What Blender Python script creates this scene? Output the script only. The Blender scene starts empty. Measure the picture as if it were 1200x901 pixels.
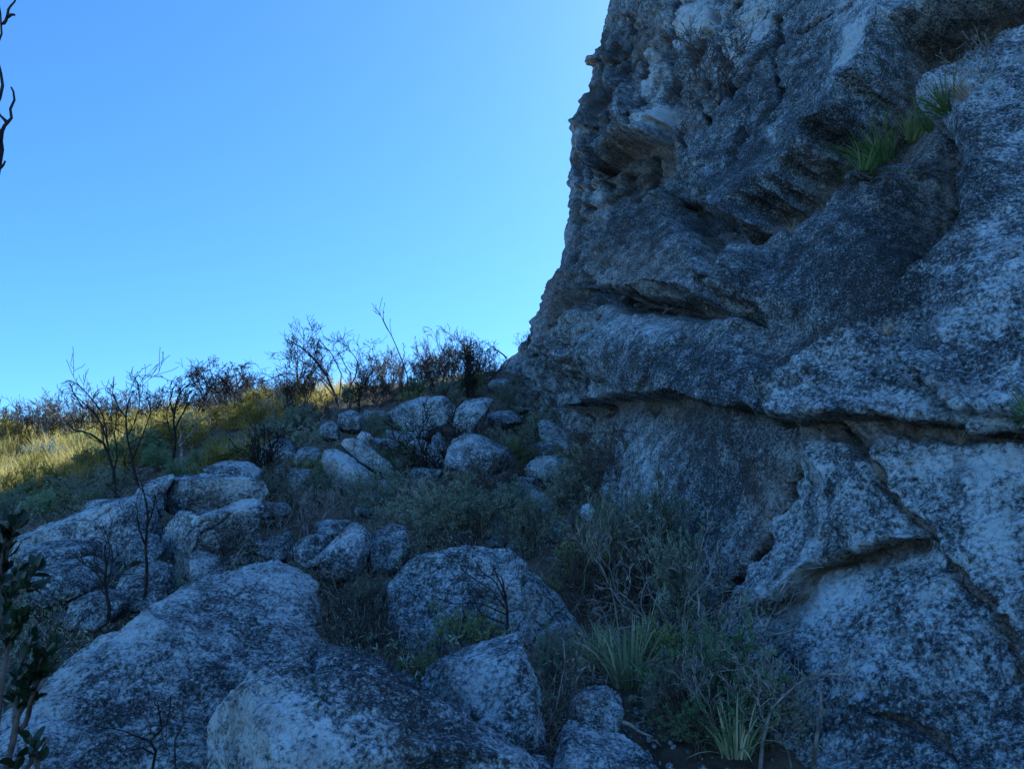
import bpy, math, random
import numpy as np
from mathutils import Vector

scene = bpy.context.scene
COL = scene.collection

# ------------------------------------------------------------------ camera
PITCH = math.radians(12.0)
CAM = np.array([0.0, 0.0, 1.6])
FPX = 900.0                                   # focal length in photo pixels (1200 wide)
cam_data = bpy.data.cameras.new('camera')
cam_data.sensor_width = 36.0
cam_data.lens = 36.0 * FPX / 1200.0
cam_data.clip_start = 0.05
cam_data.clip_end = 20000.0
cam = bpy.data.objects.new('camera', cam_data)
cam.location = CAM
cam.rotation_euler = (math.radians(90) + PITCH, 0, 0)
COL.objects.link(cam)
scene.camera = cam

# ------------------------------------------------------------------ sky, sun, exposure
SUN_AZ, SUN_EL = math.radians(40.0), math.radians(42.0)
world = bpy.data.worlds.new('World')
scene.world = world
world.use_nodes = True
wn = world.node_tree
wn.nodes.clear()
wo = wn.nodes.new('ShaderNodeOutputWorld')
wb = wn.nodes.new('ShaderNodeBackground')
ws = wn.nodes.new('ShaderNodeTexSky')
ws.sky_type = 'NISHITA'
ws.sun_disc = False
ws.sun_elevation = SUN_EL
ws.sun_rotation = SUN_AZ
ws.altitude = 1500.0
ws.air_density = 1.0
ws.dust_density = 1.7
ws.ozone_density = 7.0
wb.inputs['Strength'].default_value = 0.12
wn.links.new(ws.outputs[0], wb.inputs[0])
wn.links.new(wb.outputs[0], wo.inputs[0])

sun_data = bpy.data.lights.new('sun', 'SUN')
sun_data.energy = 5.0
sun_data.angle = math.radians(0.5)
sun_data.color = (1.0, 0.90, 0.74)
sun = bpy.data.objects.new('sun', sun_data)
S = Vector((math.sin(SUN_AZ) * math.cos(SUN_EL), math.cos(SUN_AZ) * math.cos(SUN_EL), math.sin(SUN_EL)))
sun.rotation_euler = S.to_track_quat('Z', 'Y').to_euler()
sun.location = (10, 10, 60)
COL.objects.link(sun)

scene.view_settings.view_transform = 'Standard'
scene.view_settings.look = 'None'
scene.view_settings.gamma = 1.0
scene.view_settings.exposure = 1.05
scene.view_settings.use_white_balance = True      # the photograph is balanced cool
scene.view_settings.white_balance_temperature = 4900
scene.view_settings.white_balance_tint = -4
scene.view_settings.use_curve_mapping = False
scene.cycles.max_bounces = 6
scene.cycles.diffuse_bounces = 3
scene.cycles.transparent_max_bounces = 8

# ------------------------------------------------------------------ small maths
RT = np.array([1.0, 0.0, 0.0])
FW = np.array([0.0, math.cos(PITCH), math.sin(PITCH)])
UP = np.array([0.0, -math.sin(PITCH), math.cos(PITCH)])


def ray(px, py):
    px = np.asarray(px, float)[..., None]
    py = np.asarray(py, float)[..., None]
    return RT * (px - 600) / FPX + UP * (450.5 - py) / FPX + FW


def at(px, py, Y):
    """world point at ground distance Y that lies in the direction of photo position (px, py)"""
    d = ray(px, py)
    return CAM + d * (np.asarray(Y, float) / d[..., 1])[..., None]


def h32(x):
    x = x.astype(np.uint32)
    x ^= x >> np.uint32(16)
    x *= np.uint32(0x7feb352d)
    x ^= x >> np.uint32(15)
    x *= np.uint32(0x846ca68b)
    x ^= x >> np.uint32(16)
    return x


def hash3(i, seed=0):
    a = i.astype(np.int64)
    k = (a[..., 0] * 73856093) ^ (a[..., 1] * 19349663) ^ (a[..., 2] * 83492791) ^ (seed * 2654435761)
    return h32(k & 0xffffffff)


def vnoise(p, seed=0):
    i = np.floor(p)
    f = p - i
    u = f * f * f * (f * (f * 6 - 15) + 10)
    r = 0
    for dx in (0, 1):
        wx = u[..., 0] if dx else 1 - u[..., 0]
        for dy in (0, 1):
            wy = u[..., 1] if dy else 1 - u[..., 1]
            for dz in (0, 1):
                wz = u[..., 2] if dz else 1 - u[..., 2]
                r = r + wx * wy * wz * (hash3(i + np.array([dx, dy, dz]), seed) / 2147483648.0 - 1.0)
    return r


_R = np.array([[0.36, 0.48, -0.8], [-0.8, 0.6, 0.0], [0.48, 0.64, 0.6]])


def fbm(p, octv=4, gain=0.5, seed=0, lam=None, step=None):
    """lam: wavelength of the first octave, step: local sample spacing; octaves finer than the sampling fade out"""
    r, a = 0, 1.0
    q = p if lam is None else p / lam
    w = lam
    for o in range(octv):
        n = vnoise(q, seed + o)
        if step is not None:
            n = n * np.clip(w / (3.0 * step) - 0.5, 0, 1)
            w = w / 2.03
        r = r + a * n
        a *= gain
        q = q @ _R.T * 2.03 + 7.3
    return r


def worley(p, seed=0):
    i = np.floor(p)
    f1 = np.full(p.shape[:-1], 9.0)
    f2 = np.full(p.shape[:-1], 9.0)
    for dx in (-1, 0, 1):
        for dy in (-1, 0, 1):
            for dz in (-1, 0, 1):
                c = i + np.array([dx, dy, dz])
                o = np.stack([hash3(c, seed + s) / 4294967296.0 for s in (11, 12, 13)], -1)
                d = np.sqrt((((c + o) - p) ** 2).sum(-1))
                f2 = np.where(d < f1, f1, np.minimum(f2, d))
                f1 = np.minimum(f1, d)
    return f1, f2


def sst(x, a, b):
    t = np.clip((x - a) / (b - a), 0, 1)
    return t * t * (3 - 2 * t)


def tps(xy, v, lin=True, smooth=1e-4):
    xy = np.asarray(xy, float)
    n = len(xy)

    def K(a, b):
        d2 = ((a[:, None] - b[None]) ** 2).sum(-1) + 1e-12
        return 0.5 * d2 * np.log(d2)
    A = np.zeros((n + 3, n + 3))
    A[:n, :n] = K(xy, xy) + smooth * np.eye(n)
    A[:n, n:] = np.c_[np.ones(n), xy]
    A[n:, :n] = A[:n, n:].T
    w = np.linalg.solve(A, np.r_[v, 0, 0, 0])

    def f(p):
        sh = p.shape[:-1]
        p = p.reshape(-1, 2)
        out = np.empty(len(p))
        for s in range(0, len(p), 60000):
            q = p[s:s + 60000]
            out[s:s + 60000] = K(q, xy) @ w[:n] + w[n] + q @ w[n + 1:]
        return out.reshape(sh)
    return f


# ------------------------------------------------------------------ mesh helpers
def mesh_from(name, V, F, mat, smooth=True, attrs=None):
    """V (n,3), F (m,k) int array or list of such arrays"""
    Fs = F if isinstance(F, list) else [F]
    Fs = [np.asarray(f) for f in Fs if len(f)]
    me = bpy.data.meshes.new(name)
    V = np.asarray(V, np.float32)
    nl = sum(f.size for f in Fs)
    nf = sum(len(f) for f in Fs)
    me.vertices.add(len(V))
    me.vertices.foreach_set('co', V.ravel())
    me.loops.add(nl)
    me.polygons.add(nf)
    me.loops.foreach_set('vertex_index', np.concatenate([f.ravel() for f in Fs]).astype(np.int32))
    tot = np.concatenate([np.full(len(f), f.shape[1]) for f in Fs]).astype(np.int32)
    st = np.r_[0, np.cumsum(tot)[:-1]].astype(np.int32)
    me.polygons.foreach_set('loop_start', st)
    me.polygons.foreach_set('loop_total', tot)
    if attrs:
        for k, v in attrs.items():
            a = me.attributes.new(k, 'FLOAT', 'POINT')
            a.data.foreach_set('value', np.asarray(v, np.float32).ravel())
    me.update(calc_edges=True)
    if smooth:
        me.polygons.foreach_set('use_smooth', np.ones(nf, bool))
    me.materials.append(mat)
    return me


def link(name, data, parent=None, loc=None, label=None, cat=None, group=None, kind=None):
    o = bpy.data.objects.new(name, data)
    COL.objects.link(o)
    if parent:
        o.parent = parent
    if loc is not None:
        o.location = [float(c) for c in loc]
    if label:
        o['label'] = label
    if cat:
        o['category'] = cat
    if group:
        o['group'] = group
    if kind:
        o['kind'] = kind
    return o


def grid_faces(nr, nc, wrap=False):
    r = np.arange(nr - 1)[:, None]
    c = np.arange(nc if wrap else nc - 1)[None]
    c2 = (c + 1) % nc
    a = r * nc + c
    b = r * nc + c2
    return np.stack([a, b, b + nc, a + nc], -1).reshape(-1, 4)


def vert_normals(V, F):
    n = np.zeros_like(V)
    a, b, c, d = (V[F[:, i]] for i in range(4))
    fn = np.cross(c - a, d - b)
    for i in range(4):
        for k in range(3):
            n[:, k] += np.bincount(F[:, i], fn[:, k], minlength=len(V))
    return n / (np.linalg.norm(n, axis=1, keepdims=True) + 1e-12)


# ------------------------------------------------------------------ materials
class NT:
    def __init__(self, name):
        self.m = bpy.data.materials.new(name)
        self.m.use_nodes = True
        self.t = self.m.node_tree
        self.bsdf = self.t.nodes['Principled BSDF']
        self.co = self.t.nodes.new('ShaderNodeTexCoord').outputs['Object']

    def n(self, kind, **kw):
        nd = self.t.nodes.new('ShaderNode' + kind)
        for k, v in kw.items():
            setattr(nd, k, v)
        return nd

    def lk(self, a, b):
        self.t.links.new(a, b)

    def setin(self, nd, key, v):
        if hasattr(v, 'is_output') or isinstance(v, bpy.types.NodeSocket):
            self.lk(v, nd.inputs[key])
        else:
            nd.inputs[key].default_value = v

    def noise(self, scale, detail=6, rough=0.6, co=None, dist=0.0, lac=2.0):
        nd = self.n('TexNoise')
        self.lk(co or self.co, nd.inputs['Vector'])
        nd.inputs['Scale'].default_value = scale
        nd.inputs['Detail'].default_value = detail
        nd.inputs['Roughness'].default_value = rough
        nd.inputs['Distortion'].default_value = dist
        nd.inputs['Lacunarity'].default_value = lac
        return nd.outputs['Fac']

    def voro(self, scale, co=None, feat='F1', rand=1.0):
        nd = self.n('TexVoronoi', feature=feat)
        self.lk(co or self.co, nd.inputs['Vector'])
        nd.inputs['Scale'].default_value = scale
        nd.inputs['Randomness'].default_value = rand
        return nd.outputs['Distance']

    def mapped(self, scale=(1, 1, 1), rot=(0, 0, 0), loc=(0, 0, 0)):
        nd = self.n('Mapping')
        self.lk(self.co, nd.inputs['Vector'])
        nd.inputs['Scale'].default_value = scale
        nd.inputs['Rotation'].default_value = rot
        nd.inputs['Location'].default_value = loc
        return nd.outputs[0]

    def math(self, op, a, b=0.0, c=0.0, clamp=False):
        nd = self.n('Math', operation=op, use_clamp=clamp)
        for i, v in enumerate((a, b, c)):
            self.setin(nd, i, v)
        return nd.outputs[0]

    def ramp(self, v, lo, hi, a=0.0, b=1.0, smooth=True):
        nd = self.n('MapRange', interpolation_type='SMOOTHSTEP' if smooth else 'LINEAR')
        self.setin(nd, 'Value', v)
        for k, x in (('From Min', lo), ('From Max', hi), ('To Min', a), ('To Max', b)):
            self.setin(nd, k, x)
        return nd.outputs[0]

    def mix(self, f, a, b, mode='MIX'):
        nd = self.n('Mix', data_type='RGBA', blend_type=mode)
        self.setin(nd, 'Factor', f)
        for k, v in ((6, a), (7, b)):
            if isinstance(v, tuple):
                nd.inputs[k].default_value = (*v, 1)
            else:
                self.lk(v, nd.inputs[k])
        return nd.outputs[2]

    def attr(self, name):
        return self.n('Attribute', attribute_name=name).outputs['Fac']

    def bump(self, h, strength, dist, normal=None):
        nd = self.n('Bump')
        nd.inputs['Strength'].default_value = strength
        nd.inputs['Distance'].default_value = dist
        self.lk(h, nd.inputs['Height'])
        if normal is not None:
            self.lk(normal, nd.inputs['Normal'])
        return nd.outputs[0]

    def done(self, color, rough=0.9, normal=None, spec=0.2):
        if isinstance(color, tuple):
            self.bsdf.inputs['Base Color'].default_value = (*color, 1)
        else:
            self.lk(color, self.bsdf.inputs['Base Color'])
        self.setin(self.bsdf, 'Roughness', rough)
        self.bsdf.inputs['Specular IOR Level'].default_value = spec
        if normal is not None:
            self.lk(normal, self.bsdf.inputs['Normal'])
        return self.m


def rock_material(name, sc=1.0, dark=(0.092, 0.101, 0.109), mid=(0.29, 0.31, 0.322), pale=(0.68, 0.71, 0.72), brown=(0.20, 0.165, 0.13),
                  cover=0.0, speck=0.5, loc=(0, 0, 0), scaly=0.0, bump=0.02):
    """lichen-crusted sandstone; the point attributes pale / brown / dark (0 where missing) shift the cover locally"""
    t = NT(name)
    co = t.mapped((sc, sc, sc), loc=loc)
    big = t.noise(0.8, 3, 0.5, co)
    wide = t.noise(4.0, 10, 0.82, co)
    fin = t.noise(30.0, 7, 0.78, co)
    vfin = t.noise(130.0, 4, 0.72, co)
    pa, br, dk = t.attr('pale'), t.attr('brown'), t.attr('dark')
    v = t.math('ADD', t.math('MULTIPLY', wide, 0.46), t.math('MULTIPLY', fin, 0.54))
    v = t.math('ADD', v, t.math('MULTIPLY', t.math('SUBTRACT', big, 0.5), 0.15))
    v = t.math('ADD', v, t.math('MULTIPLY', pa, 0.085))
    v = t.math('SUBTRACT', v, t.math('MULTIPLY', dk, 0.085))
    v = t.math('ADD', v, cover + 0.004)
    cr = t.n('ValToRGB')
    e = cr.color_ramp.elements
    for i, (pos, c) in enumerate(((0.422, tuple(c * 0.32 for c in dark)), (0.473, dark), (0.513, mid), (0.547, tuple(0.6 * a + 0.4 * b for a, b in zip(pale, mid))), (0.588, pale))):
        el = e[i] if i < 2 else e.new(pos)
        el.position = pos
        el.color = (*c, 1)
    t.lk(v, cr.inputs[0])
    bb = t.ramp(v, 0.40, 0.60)
    # separate lichen colonies with crisp ragged rims, and dark algae streaks where water runs
    wv = t.n('VectorMath', operation='ADD')
    t.lk(co, wv.inputs[0])
    ns = t.n('TexNoise')
    t.lk(co, ns.inputs['Vector'])
    ns.inputs['Scale'].default_value = 7.0
    ns.inputs['Detail'].default_value = 6
    ns.inputs['Roughness'].default_value = 0.65
    sv = t.n('VectorMath', operation='SCALE')
    t.lk(ns.outputs['Color'], sv.inputs[0])
    sv.inputs['Scale'].default_value = 0.35
    t.lk(sv.outputs[0], wv.inputs[1])
    colony = t.ramp(t.voro(3.2, wv.outputs[0]), 0.30, 0.25)
    colony = t.math('MULTIPLY', colony, t.ramp(t.noise(1.3, 2, 0.5, t.mapped((sc, sc, sc), loc=(6, 2, 9))), 0.48, 0.56))
    body = t.mix(t.math('MULTIPLY', colony, t.ramp(v, 0.42, 0.55, 0.05, 0.5)), cr.outputs[0], tuple(0.8 * c for c in pale))
    wet = t.ramp(t.noise(1.0, 6, 0.6, t.mapped((sc * 2.6, sc * 2.6, sc * 0.33), loc=(1, 4, 2))), 0.56, 0.70, 0.0, 0.6)
    body = t.mix(wet, body, tuple(c * 0.5 for c in dark))
    brn = t.mix(bb, tuple(c * 0.3 for c in brown), tuple(c * 1.5 for c in brown))
    bw = t.math('ADD', t.ramp(t.noise(1.7, 6, 0.65, t.mapped((sc, sc, sc), loc=(3, 7, 1))), 0.54, 0.70, 0.0, 0.5), t.math('MULTIPLY', br, t.ramp(fin, 0.3, 0.55, 0.6, 1.0)), clamp=True)
    bw = t.math('MULTIPLY', bw, t.ramp(v, 0.60, 0.66, 1.0, 0.35))
    col = t.mix(bw, body, brn)
    scar = t.ramp(t.math('ADD', pa, t.math('MULTIPLY', t.math('SUBTRACT', t.noise(6.0, 6, 0.7, co), 0.5), 2.2)), 0.72, 0.86, 0.0, 0.8)
    col = t.mix(scar, col, t.mix(t.ramp(fin, 0.38, 0.6), (0.36, 0.35, 0.34), (0.74, 0.72, 0.68)))
    sp = t.ramp(vfin, 0.57, 0.66, 0.0, speck * 0.8)
    col = t.mix(sp, col, tuple(c * 0.9 for c in pale))
    fl = t.ramp(t.math('ADD', t.noise(60.0, 3, 0.6, co, 0.3), t.math('MULTIPLY', t.math('SUBTRACT', wide, 0.5), 0.35)), 0.59, 0.64, 0.0, 0.4)
    col = t.mix(t.math('MULTIPLY', fl, t.ramp(bw, 0.3, 0.9, 1.0, 0.45)), col, pale)
    sp2 = t.ramp(vfin, 0.43, 0.35, 0.0, speck * 0.8)
    col = t.mix(sp2, col, tuple(c * 0.4 for c in dark))
    h = t.math('ADD', t.math('MULTIPLY', t.noise(17.0, 8, 0.72, co), 1.0), t.math('MULTIPLY', vfin, 0.45))
    if scaly:
        vs = t.voro(9.0, t.mapped((sc * 1.9, sc * 0.8, sc * 2.6), rot=(0.3, 0.4, 0.6)))
        h = t.math('ADD', h, t.math('MULTIPLY', vs, -scaly))
    return t.done(col, 0.95, t.bump(h, 1.0, bump / sc), 0.12)


def leaf_material(name, cols, rough=0.55, trans=0.25, spec=0.3):
    t = NT(name)
    r = t.n('NewGeometry').outputs['Random Per Island']
    cr = t.n('ValToRGB')
    e = cr.color_ramp.elements
    for i, c in enumerate(cols):
        p = i / max(1, len(cols) - 1)
        el = e[i] if i < 2 else e.new(p)
        el.position = p
        el.color = (*c, 1)
    e[len(cols) - 1].position = 1.0
    t.lk(r, cr.inputs[0])
    oi = t.n('ObjectInfo').outputs['Random']
    col = t.mix(t.ramp(oi, 0, 0.6, 0.45, 0.0), cr.outputs[0], (cols[0][0] * 0.6, cols[0][1] * 0.6, cols[0][2] * 0.6))
    col = t.mix(t.ramp(oi, 0.6, 1.0, 0.0, 0.45), col, (cols[-1][0] * 1.15, cols[-1][1] * 1.1, cols[-1][2] * 1.1))
    t.done(col, rough, None, spec)
    if trans:
        out = t.t.nodes['Material Output']
        tr = t.n('BsdfTranslucent')
        t.lk(col, tr.inputs['Color'])
        mx = t.n('MixShader')
        mx.inputs[0].default_value = trans
        t.lk(t.bsdf.outputs[0], mx.inputs[1])
        t.lk(tr.outputs[0], mx.inputs[2])
        t.lk(mx.outputs[0], out.inputs['Surface'])
    return t.m


def wood_material(name, a, b):
    t = NT(name)
    n = t.noise(9.0, 5, 0.6)
    col = t.mix(t.ramp(n, 0.38, 0.62), a, b)
    f = t.noise(60.0, 3, 0.6)
    return t.done(col, 0.85, t.bump(f, 0.5, 0.004), 0.15)


M_CLIFF = rock_material('cliff_rock', 1.0, cover=-0.012, speck=0.5)
M_SLAB = rock_material('scaly_slab_rock', 1.4, cover=-0.005, speck=0.5, loc=(4, 1, 2), scaly=0.6, bump=0.035)
M_PALE = rock_material('pale_crusted_rock', 1.3, cover=0.0, speck=0.5, loc=(9, 3, 5))
M_ROCK = rock_material('boulder_rock', 1.1, cover=-0.01, speck=0.5, loc=(2, 8, 3))
M_FAR = rock_material('upper_boulder_rock', 0.9, cover=-0.008, speck=0.5, loc=(5, 5, 9))
M_CHAR = wood_material('charred_wood', (0.016, 0.014, 0.013), (0.05, 0.042, 0.036))
M_GREYWOOD = wood_material('weathered_grey_wood', (0.14, 0.125, 0.11), (0.40, 0.37, 0.33))
M_TWIG = wood_material('brown_twig', (0.06, 0.047, 0.038), (0.17, 0.14, 0.115))
M_HEATH = leaf_material('heath_leaf', [(0.149, 0.181, 0.117), (0.282, 0.321, 0.216), (0.474, 0.487, 0.371)])
M_OLIVE = leaf_material('olive_leaf', [(0.156, 0.208, 0.062), (0.312, 0.382, 0.102), (0.520, 0.554, 0.174)])
M_GREEN = leaf_material('green_leaf', [(0.133, 0.201, 0.100), (0.252, 0.347, 0.171), (0.442, 0.546, 0.295)])
M_LEDGE = leaf_material('ledge_grass', [(0.10, 0.17, 0.04), (0.17, 0.26, 0.06), (0.32, 0.30, 0.13)], trans=0.3)
M_FERN = leaf_material('fern_leaf', [(0.096, 0.228, 0.036), (0.156, 0.324, 0.048)], trans=0.35)
M_PROTEA = leaf_material('broad_leaf', [(0.015, 0.029, 0.010), (0.026, 0.044, 0.016)], rough=0.4, trans=0.12, spec=0.45)
M_STRAP = leaf_material('strap_leaf', [(0.197, 0.277, 0.139), (0.397, 0.457, 0.239), (0.792, 0.714, 0.475)], rough=0.45)
M_DRY = leaf_material('dry_grass', [(0.46, 0.35, 0.08), (0.68, 0.54, 0.15), (0.80, 0.67, 0.32)], trans=0.65)
M_STRAW = leaf_material('straw_litter', [(0.169, 0.126, 0.085), (0.393, 0.309, 0.196), (0.673, 0.562, 0.393)], trans=0.2)
M_SEDGE = leaf_material('sedge', [(0.22, 0.21, 0.03), (0.42, 0.36, 0.06), (0.62, 0.50, 0.12)], trans=0.65)


def soil_material():
    t = NT('soil')
    a = t.noise(1.4, 5, 0.6)
    b = t.noise(14, 6, 0.7)
    c = t.noise(70, 4, 0.7)
    col = t.mix(t.ramp(a, 0.4, 0.6), (0.10, 0.080, 0.056), (0.17, 0.135, 0.095))
    col = t.mix(t.ramp(b, 0.5, 0.68, 0, 0.7), col, (0.04, 0.033, 0.025))
    col = t.mix(t.ramp(c, 0.6, 0.7, 0, 0.7), col, (0.26, 0.22, 0.17))
    far = t.n('VectorMath', operation='LENGTH')
    t.lk(t.co, far.inputs[0])
    col = t.mix(t.ramp(far.outputs['Value'], 30, 48, 0.0, 0.85), col, (0.24, 0.20, 0.11))
    h = t.math('ADD', t.math('MULTIPLY', b, 0.7), t.math('MULTIPLY', c, 0.3))
    return t.done(col, 0.98, t.bump(h, 0.9, 0.03), 0.1)


M_SOIL = soil_material()
# ================================================================== the hillside
GP = [(720, 835, 5.4), (690, 795, 6.1), (790, 895, 4.7), (850, 890, 4.5), (640, 720, 8), (660, 645, 10.5), (700, 600, 11.8), (735, 560, 13.5),
      (600, 645, 11), (540, 645, 10.8), (480, 640, 10.5), (430, 695, 9), (420, 730, 8), (330, 645, 11), (300, 605, 14), (100, 700, 9.3),
      (60, 745, 8), (0, 700, 9), (0, 622, 14), (60, 603, 16.5), (130, 575, 18), (230, 545, 19.5), (330, 540, 19.5), (420, 600, 14.5), (480, 562, 17),
      (560, 592, 15), (640, 540, 19), (620, 490, 25), (480, 480, 25), (400, 490, 24),
      (0, 530, 24), (80, 522, 25), (150, 508, 26), (250, 486, 27), (330, 472, 28), (420, 460, 29), (500, 452, 30), (590, 442, 31), (640, 435, 32),
      (0, 548, 42), (300, 500, 44), (590, 468, 46), (700, 470, 46), (-300, 650, 16), (-300, 570, 26), (-200, 830, 7),
      (900, 700, 8), (1000, 660, 9), (1200, 830, 6), (800, 530, 18), (760, 450, 32)]
GW = [(0, 0, 0.0), (0, -6, -0.9), (-4, 0, -0.7), (3, 0, 0.25), (0, 2.5, 0.15), (-2, 3, 0.0), (-8, -4, -2.2), (6, -4, 0.2), (-20, 0, -6), (-40, 30, -2), (20, 20, 9), (20, 45, 11)]
_gp = np.array([at(*g) for g in GP])
_gp = np.vstack([_gp, np.array(GW, float)])
_gf = tps(_gp[:, :2] / 10.0, _gp[:, 2], smooth=2e-3)


def ground(x, y):
    x, y = np.asarray(x, float), np.asarray(y, float)
    r = np.hypot(x, y - 15)
    k = np.minimum(1.0, 48.0 / np.maximum(r, 1e-6))
    z = _gf(np.stack([x * k, 15 + (y - 15) * k], -1) / 10.0)
    return z - 0.30 * np.maximum(0, r - 48.0)


def build_hillside():
    az = np.radians(np.r_[np.linspace(-180, -44, 40)[:-1], np.linspace(-44, 44, 420), np.linspace(44, 180, 40)[1:-1]])
    rr = np.r_[0.0, np.geomspace(0.6, 50, 330), np.geomspace(60, 3000, 16)]
    A, R = np.meshgrid(az, rr)
    x, y = R * np.sin(A), R * np.cos(A)
    z = ground(x, y)
    p = np.stack([x, y, np.zeros_like(x)], -1)
    near = np.clip((60 - R) / 20, 0, 1)
    z = z + near * (0.10 * fbm(p, 3, 0.5, 3, 1.6) + 0.035 * fbm(p, 3, 0.6, 9, 0.25))
    V = np.stack([x, y, z], -1).reshape(-1, 3)
    F = grid_faces(len(rr), len(az), wrap=True)
    link('hillside', mesh_from('hillside', V, F[:, ::-1], M_SOIL), kind='structure')


build_hillside()

# ================================================================== the cliff
CP = [(880, 960, 4.3), (960, 901, 4.25), (1080, 901, 3.9), (1200, 901, 3.6), (1350, 901, 3.0), (800, 800, 6.2), (850, 700, 6.5), (950, 700, 5.3), (1080, 700, 4.5), (1200, 700, 4.0),
      (1350, 700, 3.3), (760, 580, 9.6), (850, 580, 7.4), (950, 580, 5.8), (1080, 580, 4.9), (1200, 580, 4.3), (700, 520, 14), (780, 480, 9.9),
      (850, 480, 7.7), (950, 490, 6.1), (1080, 490, 5.1), (1200, 490, 4.4), (1350, 490, 3.6), (690, 440, 17), (760, 400, 12), (850, 400, 8.8), (950, 400, 7.0), (1080, 400, 5.8),
      (1200, 400, 4.9), (650, 430, 22), (610, 430, 32), (575, 450, 34.5), (575, 520, 34.5), (645, 350, 33.5), (680, 350, 24), (730, 340, 17.5), (800, 320, 12.8), (870, 320, 10), (950, 300, 8.2),
      (1050, 280, 7.0), (1200, 280, 5.5), (675, 200, 35), (720, 200, 26), (780, 200, 19.5), (850, 200, 14.2), (950, 200, 10.6), (1050, 150, 8.8), (1200, 150, 6.8), (1350, 200, 5.2),
      (715, 0, 37), (760, 0, 28.5), (820, 0, 22.5), (900, 0, 17), (1000, 0, 12.8), (1100, 0, 10.4), (1200, 0, 8.6), (1350, 0, 6.8),
      (740, -260, 41), (900, -260, 25), (1200, -260, 14.5), (1350, -260, 11)]
_cf = tps(np.array([(a / 300., b / 300.) for a, b, c in CP]), np.log(np.array([c for a, b, c in CP])), smooth=1e-3)
CLIFF_EDGE = [(-320, 780), (-260, 760), (-120, 735), (0, 716), (40, 707), (60, 702), (85, 697), (110, 691), (150, 672), (165, 669), (190, 668), (250, 668), (270, 662), (290, 660), (312, 655), (340, 637),
              (352, 634), (366, 631), (374, 622), (396, 621), (402, 611), (412, 606), (420, 590), (440, 580), (470, 574), (540, 585), (600, 640), (700, 730), (800, 780), (901, 820), (1000, 860)]
CD = np.array([-0.80, -0.60, 0.0])


class Field:
    """relief of the cliff face, drawn in the face's own coordinates (photo units across, up and down)"""

    def __init__(s, X, Y, scale):
        s.X, s.Y, s.sc = X, Y, scale
        s.d = np.zeros_like(X)
        s.pale = np.zeros_like(X)
        s.brown = np.zeros_like(X)
        s.dark = np.zeros_like(X)

    def dist(s, line):
        L = np.array(line, float)
        best = np.full(s.X.shape, 1e9)
        sd = np.zeros_like(s.X)
        over = np.zeros_like(s.X)
        tt = np.zeros_like(s.X)
        n = len(L) - 1
        for i in range(n):
            a, b = L[i], L[i + 1]
            e = b - a
            l2 = e @ e
            t = ((s.X - a[0]) * e[0] + (s.Y - a[1]) * e[1]) / l2
            tc = np.clip(t, 0, 1)
            dx, dy = s.X - a[0] - tc * e[0], s.Y - a[1] - tc * e[1]
            d = np.hypot(dx, dy)
            sg = np.sign(e[0] * (s.Y - a[1]) - e[1] * (s.X - a[0]))
            m = d < best
            best = np.where(m, d, best)
            sd = np.where(m, -sg * d, sd)          # positive above a line drawn from left to right
            ov = np.zeros_like(t)
            if i == 0:
                ov = np.where(t < 0, -t * math.sqrt(l2), ov)
            if i == n - 1:
                ov = np.where(t > 1, (t - 1) * math.sqrt(l2), ov)
            over = np.where(m, ov, over)
            tt = np.where(m, (i + tc) / n, tt)
        return best, sd, over, tt

    def ledge(s, line, amp, decay, soft=5, fade=30, under=0, ubrown=0.0, uwide=25):
        """the side above the line (drawn left to right) stands proud; the edge falls back sharply"""
        best, sd, over, tt = s.dist(line)
        w = np.exp(-(over / fade) ** 2)
        s.d += amp * w * sst(sd, -soft, soft) * np.exp(-np.maximum(sd, 0) / decay)
        if under:
            s.d -= under * w * sst(-sd, -soft, soft) * np.exp(-np.maximum(-sd, 0) / uwide)
        if ubrown:
            s.brown = np.maximum(s.brown, ubrown * w * sst(-sd, -2, 4) * np.exp(-(np.maximum(-sd, 0) / uwide) ** 2))

    def groove(s, line, width, depth, brown=0.0, dark=0.0):
        best, sd, over, tt = s.dist(line)
        w = width * (0.75 + 0.5 * vnoise(np.stack([s.X / 22, s.Y / 22, s.X * 0], -1), 77))
        g = sst(best, w * 1.25, w * 0.45)
        s.d -= depth * g
        if brown:
            s.brown = np.maximum(s.brown, brown * g)
            s.pale = s.pale * (1 - g)
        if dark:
            s.dark = np.maximum(s.dark, dark * g)  # crevice shade put into the colour on top of the relief

    def ell(s, cx, cy, rx, ry, rot=0):
        c, n = math.cos(math.radians(rot)), math.sin(math.radians(rot))
        x, y = s.X - cx, s.Y - cy
        return ((x * c + y * n) / rx) ** 2 + ((-x * n + y * c) / ry) ** 2

    def dome(s, cx, cy, rx, ry, amp, rot=0, p=0.7):
        s.d += amp * np.maximum(0, 1 - s.ell(cx, cy, rx, ry, rot)) ** p

    def paint(s, what, cx, cy, rx, ry, amt, rot=0):
        e = s.ell(cx, cy, rx, ry, rot)
        v = getattr(s, what)
        setattr(s, what, v + amt * np.exp(-e * 1.4))


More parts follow.
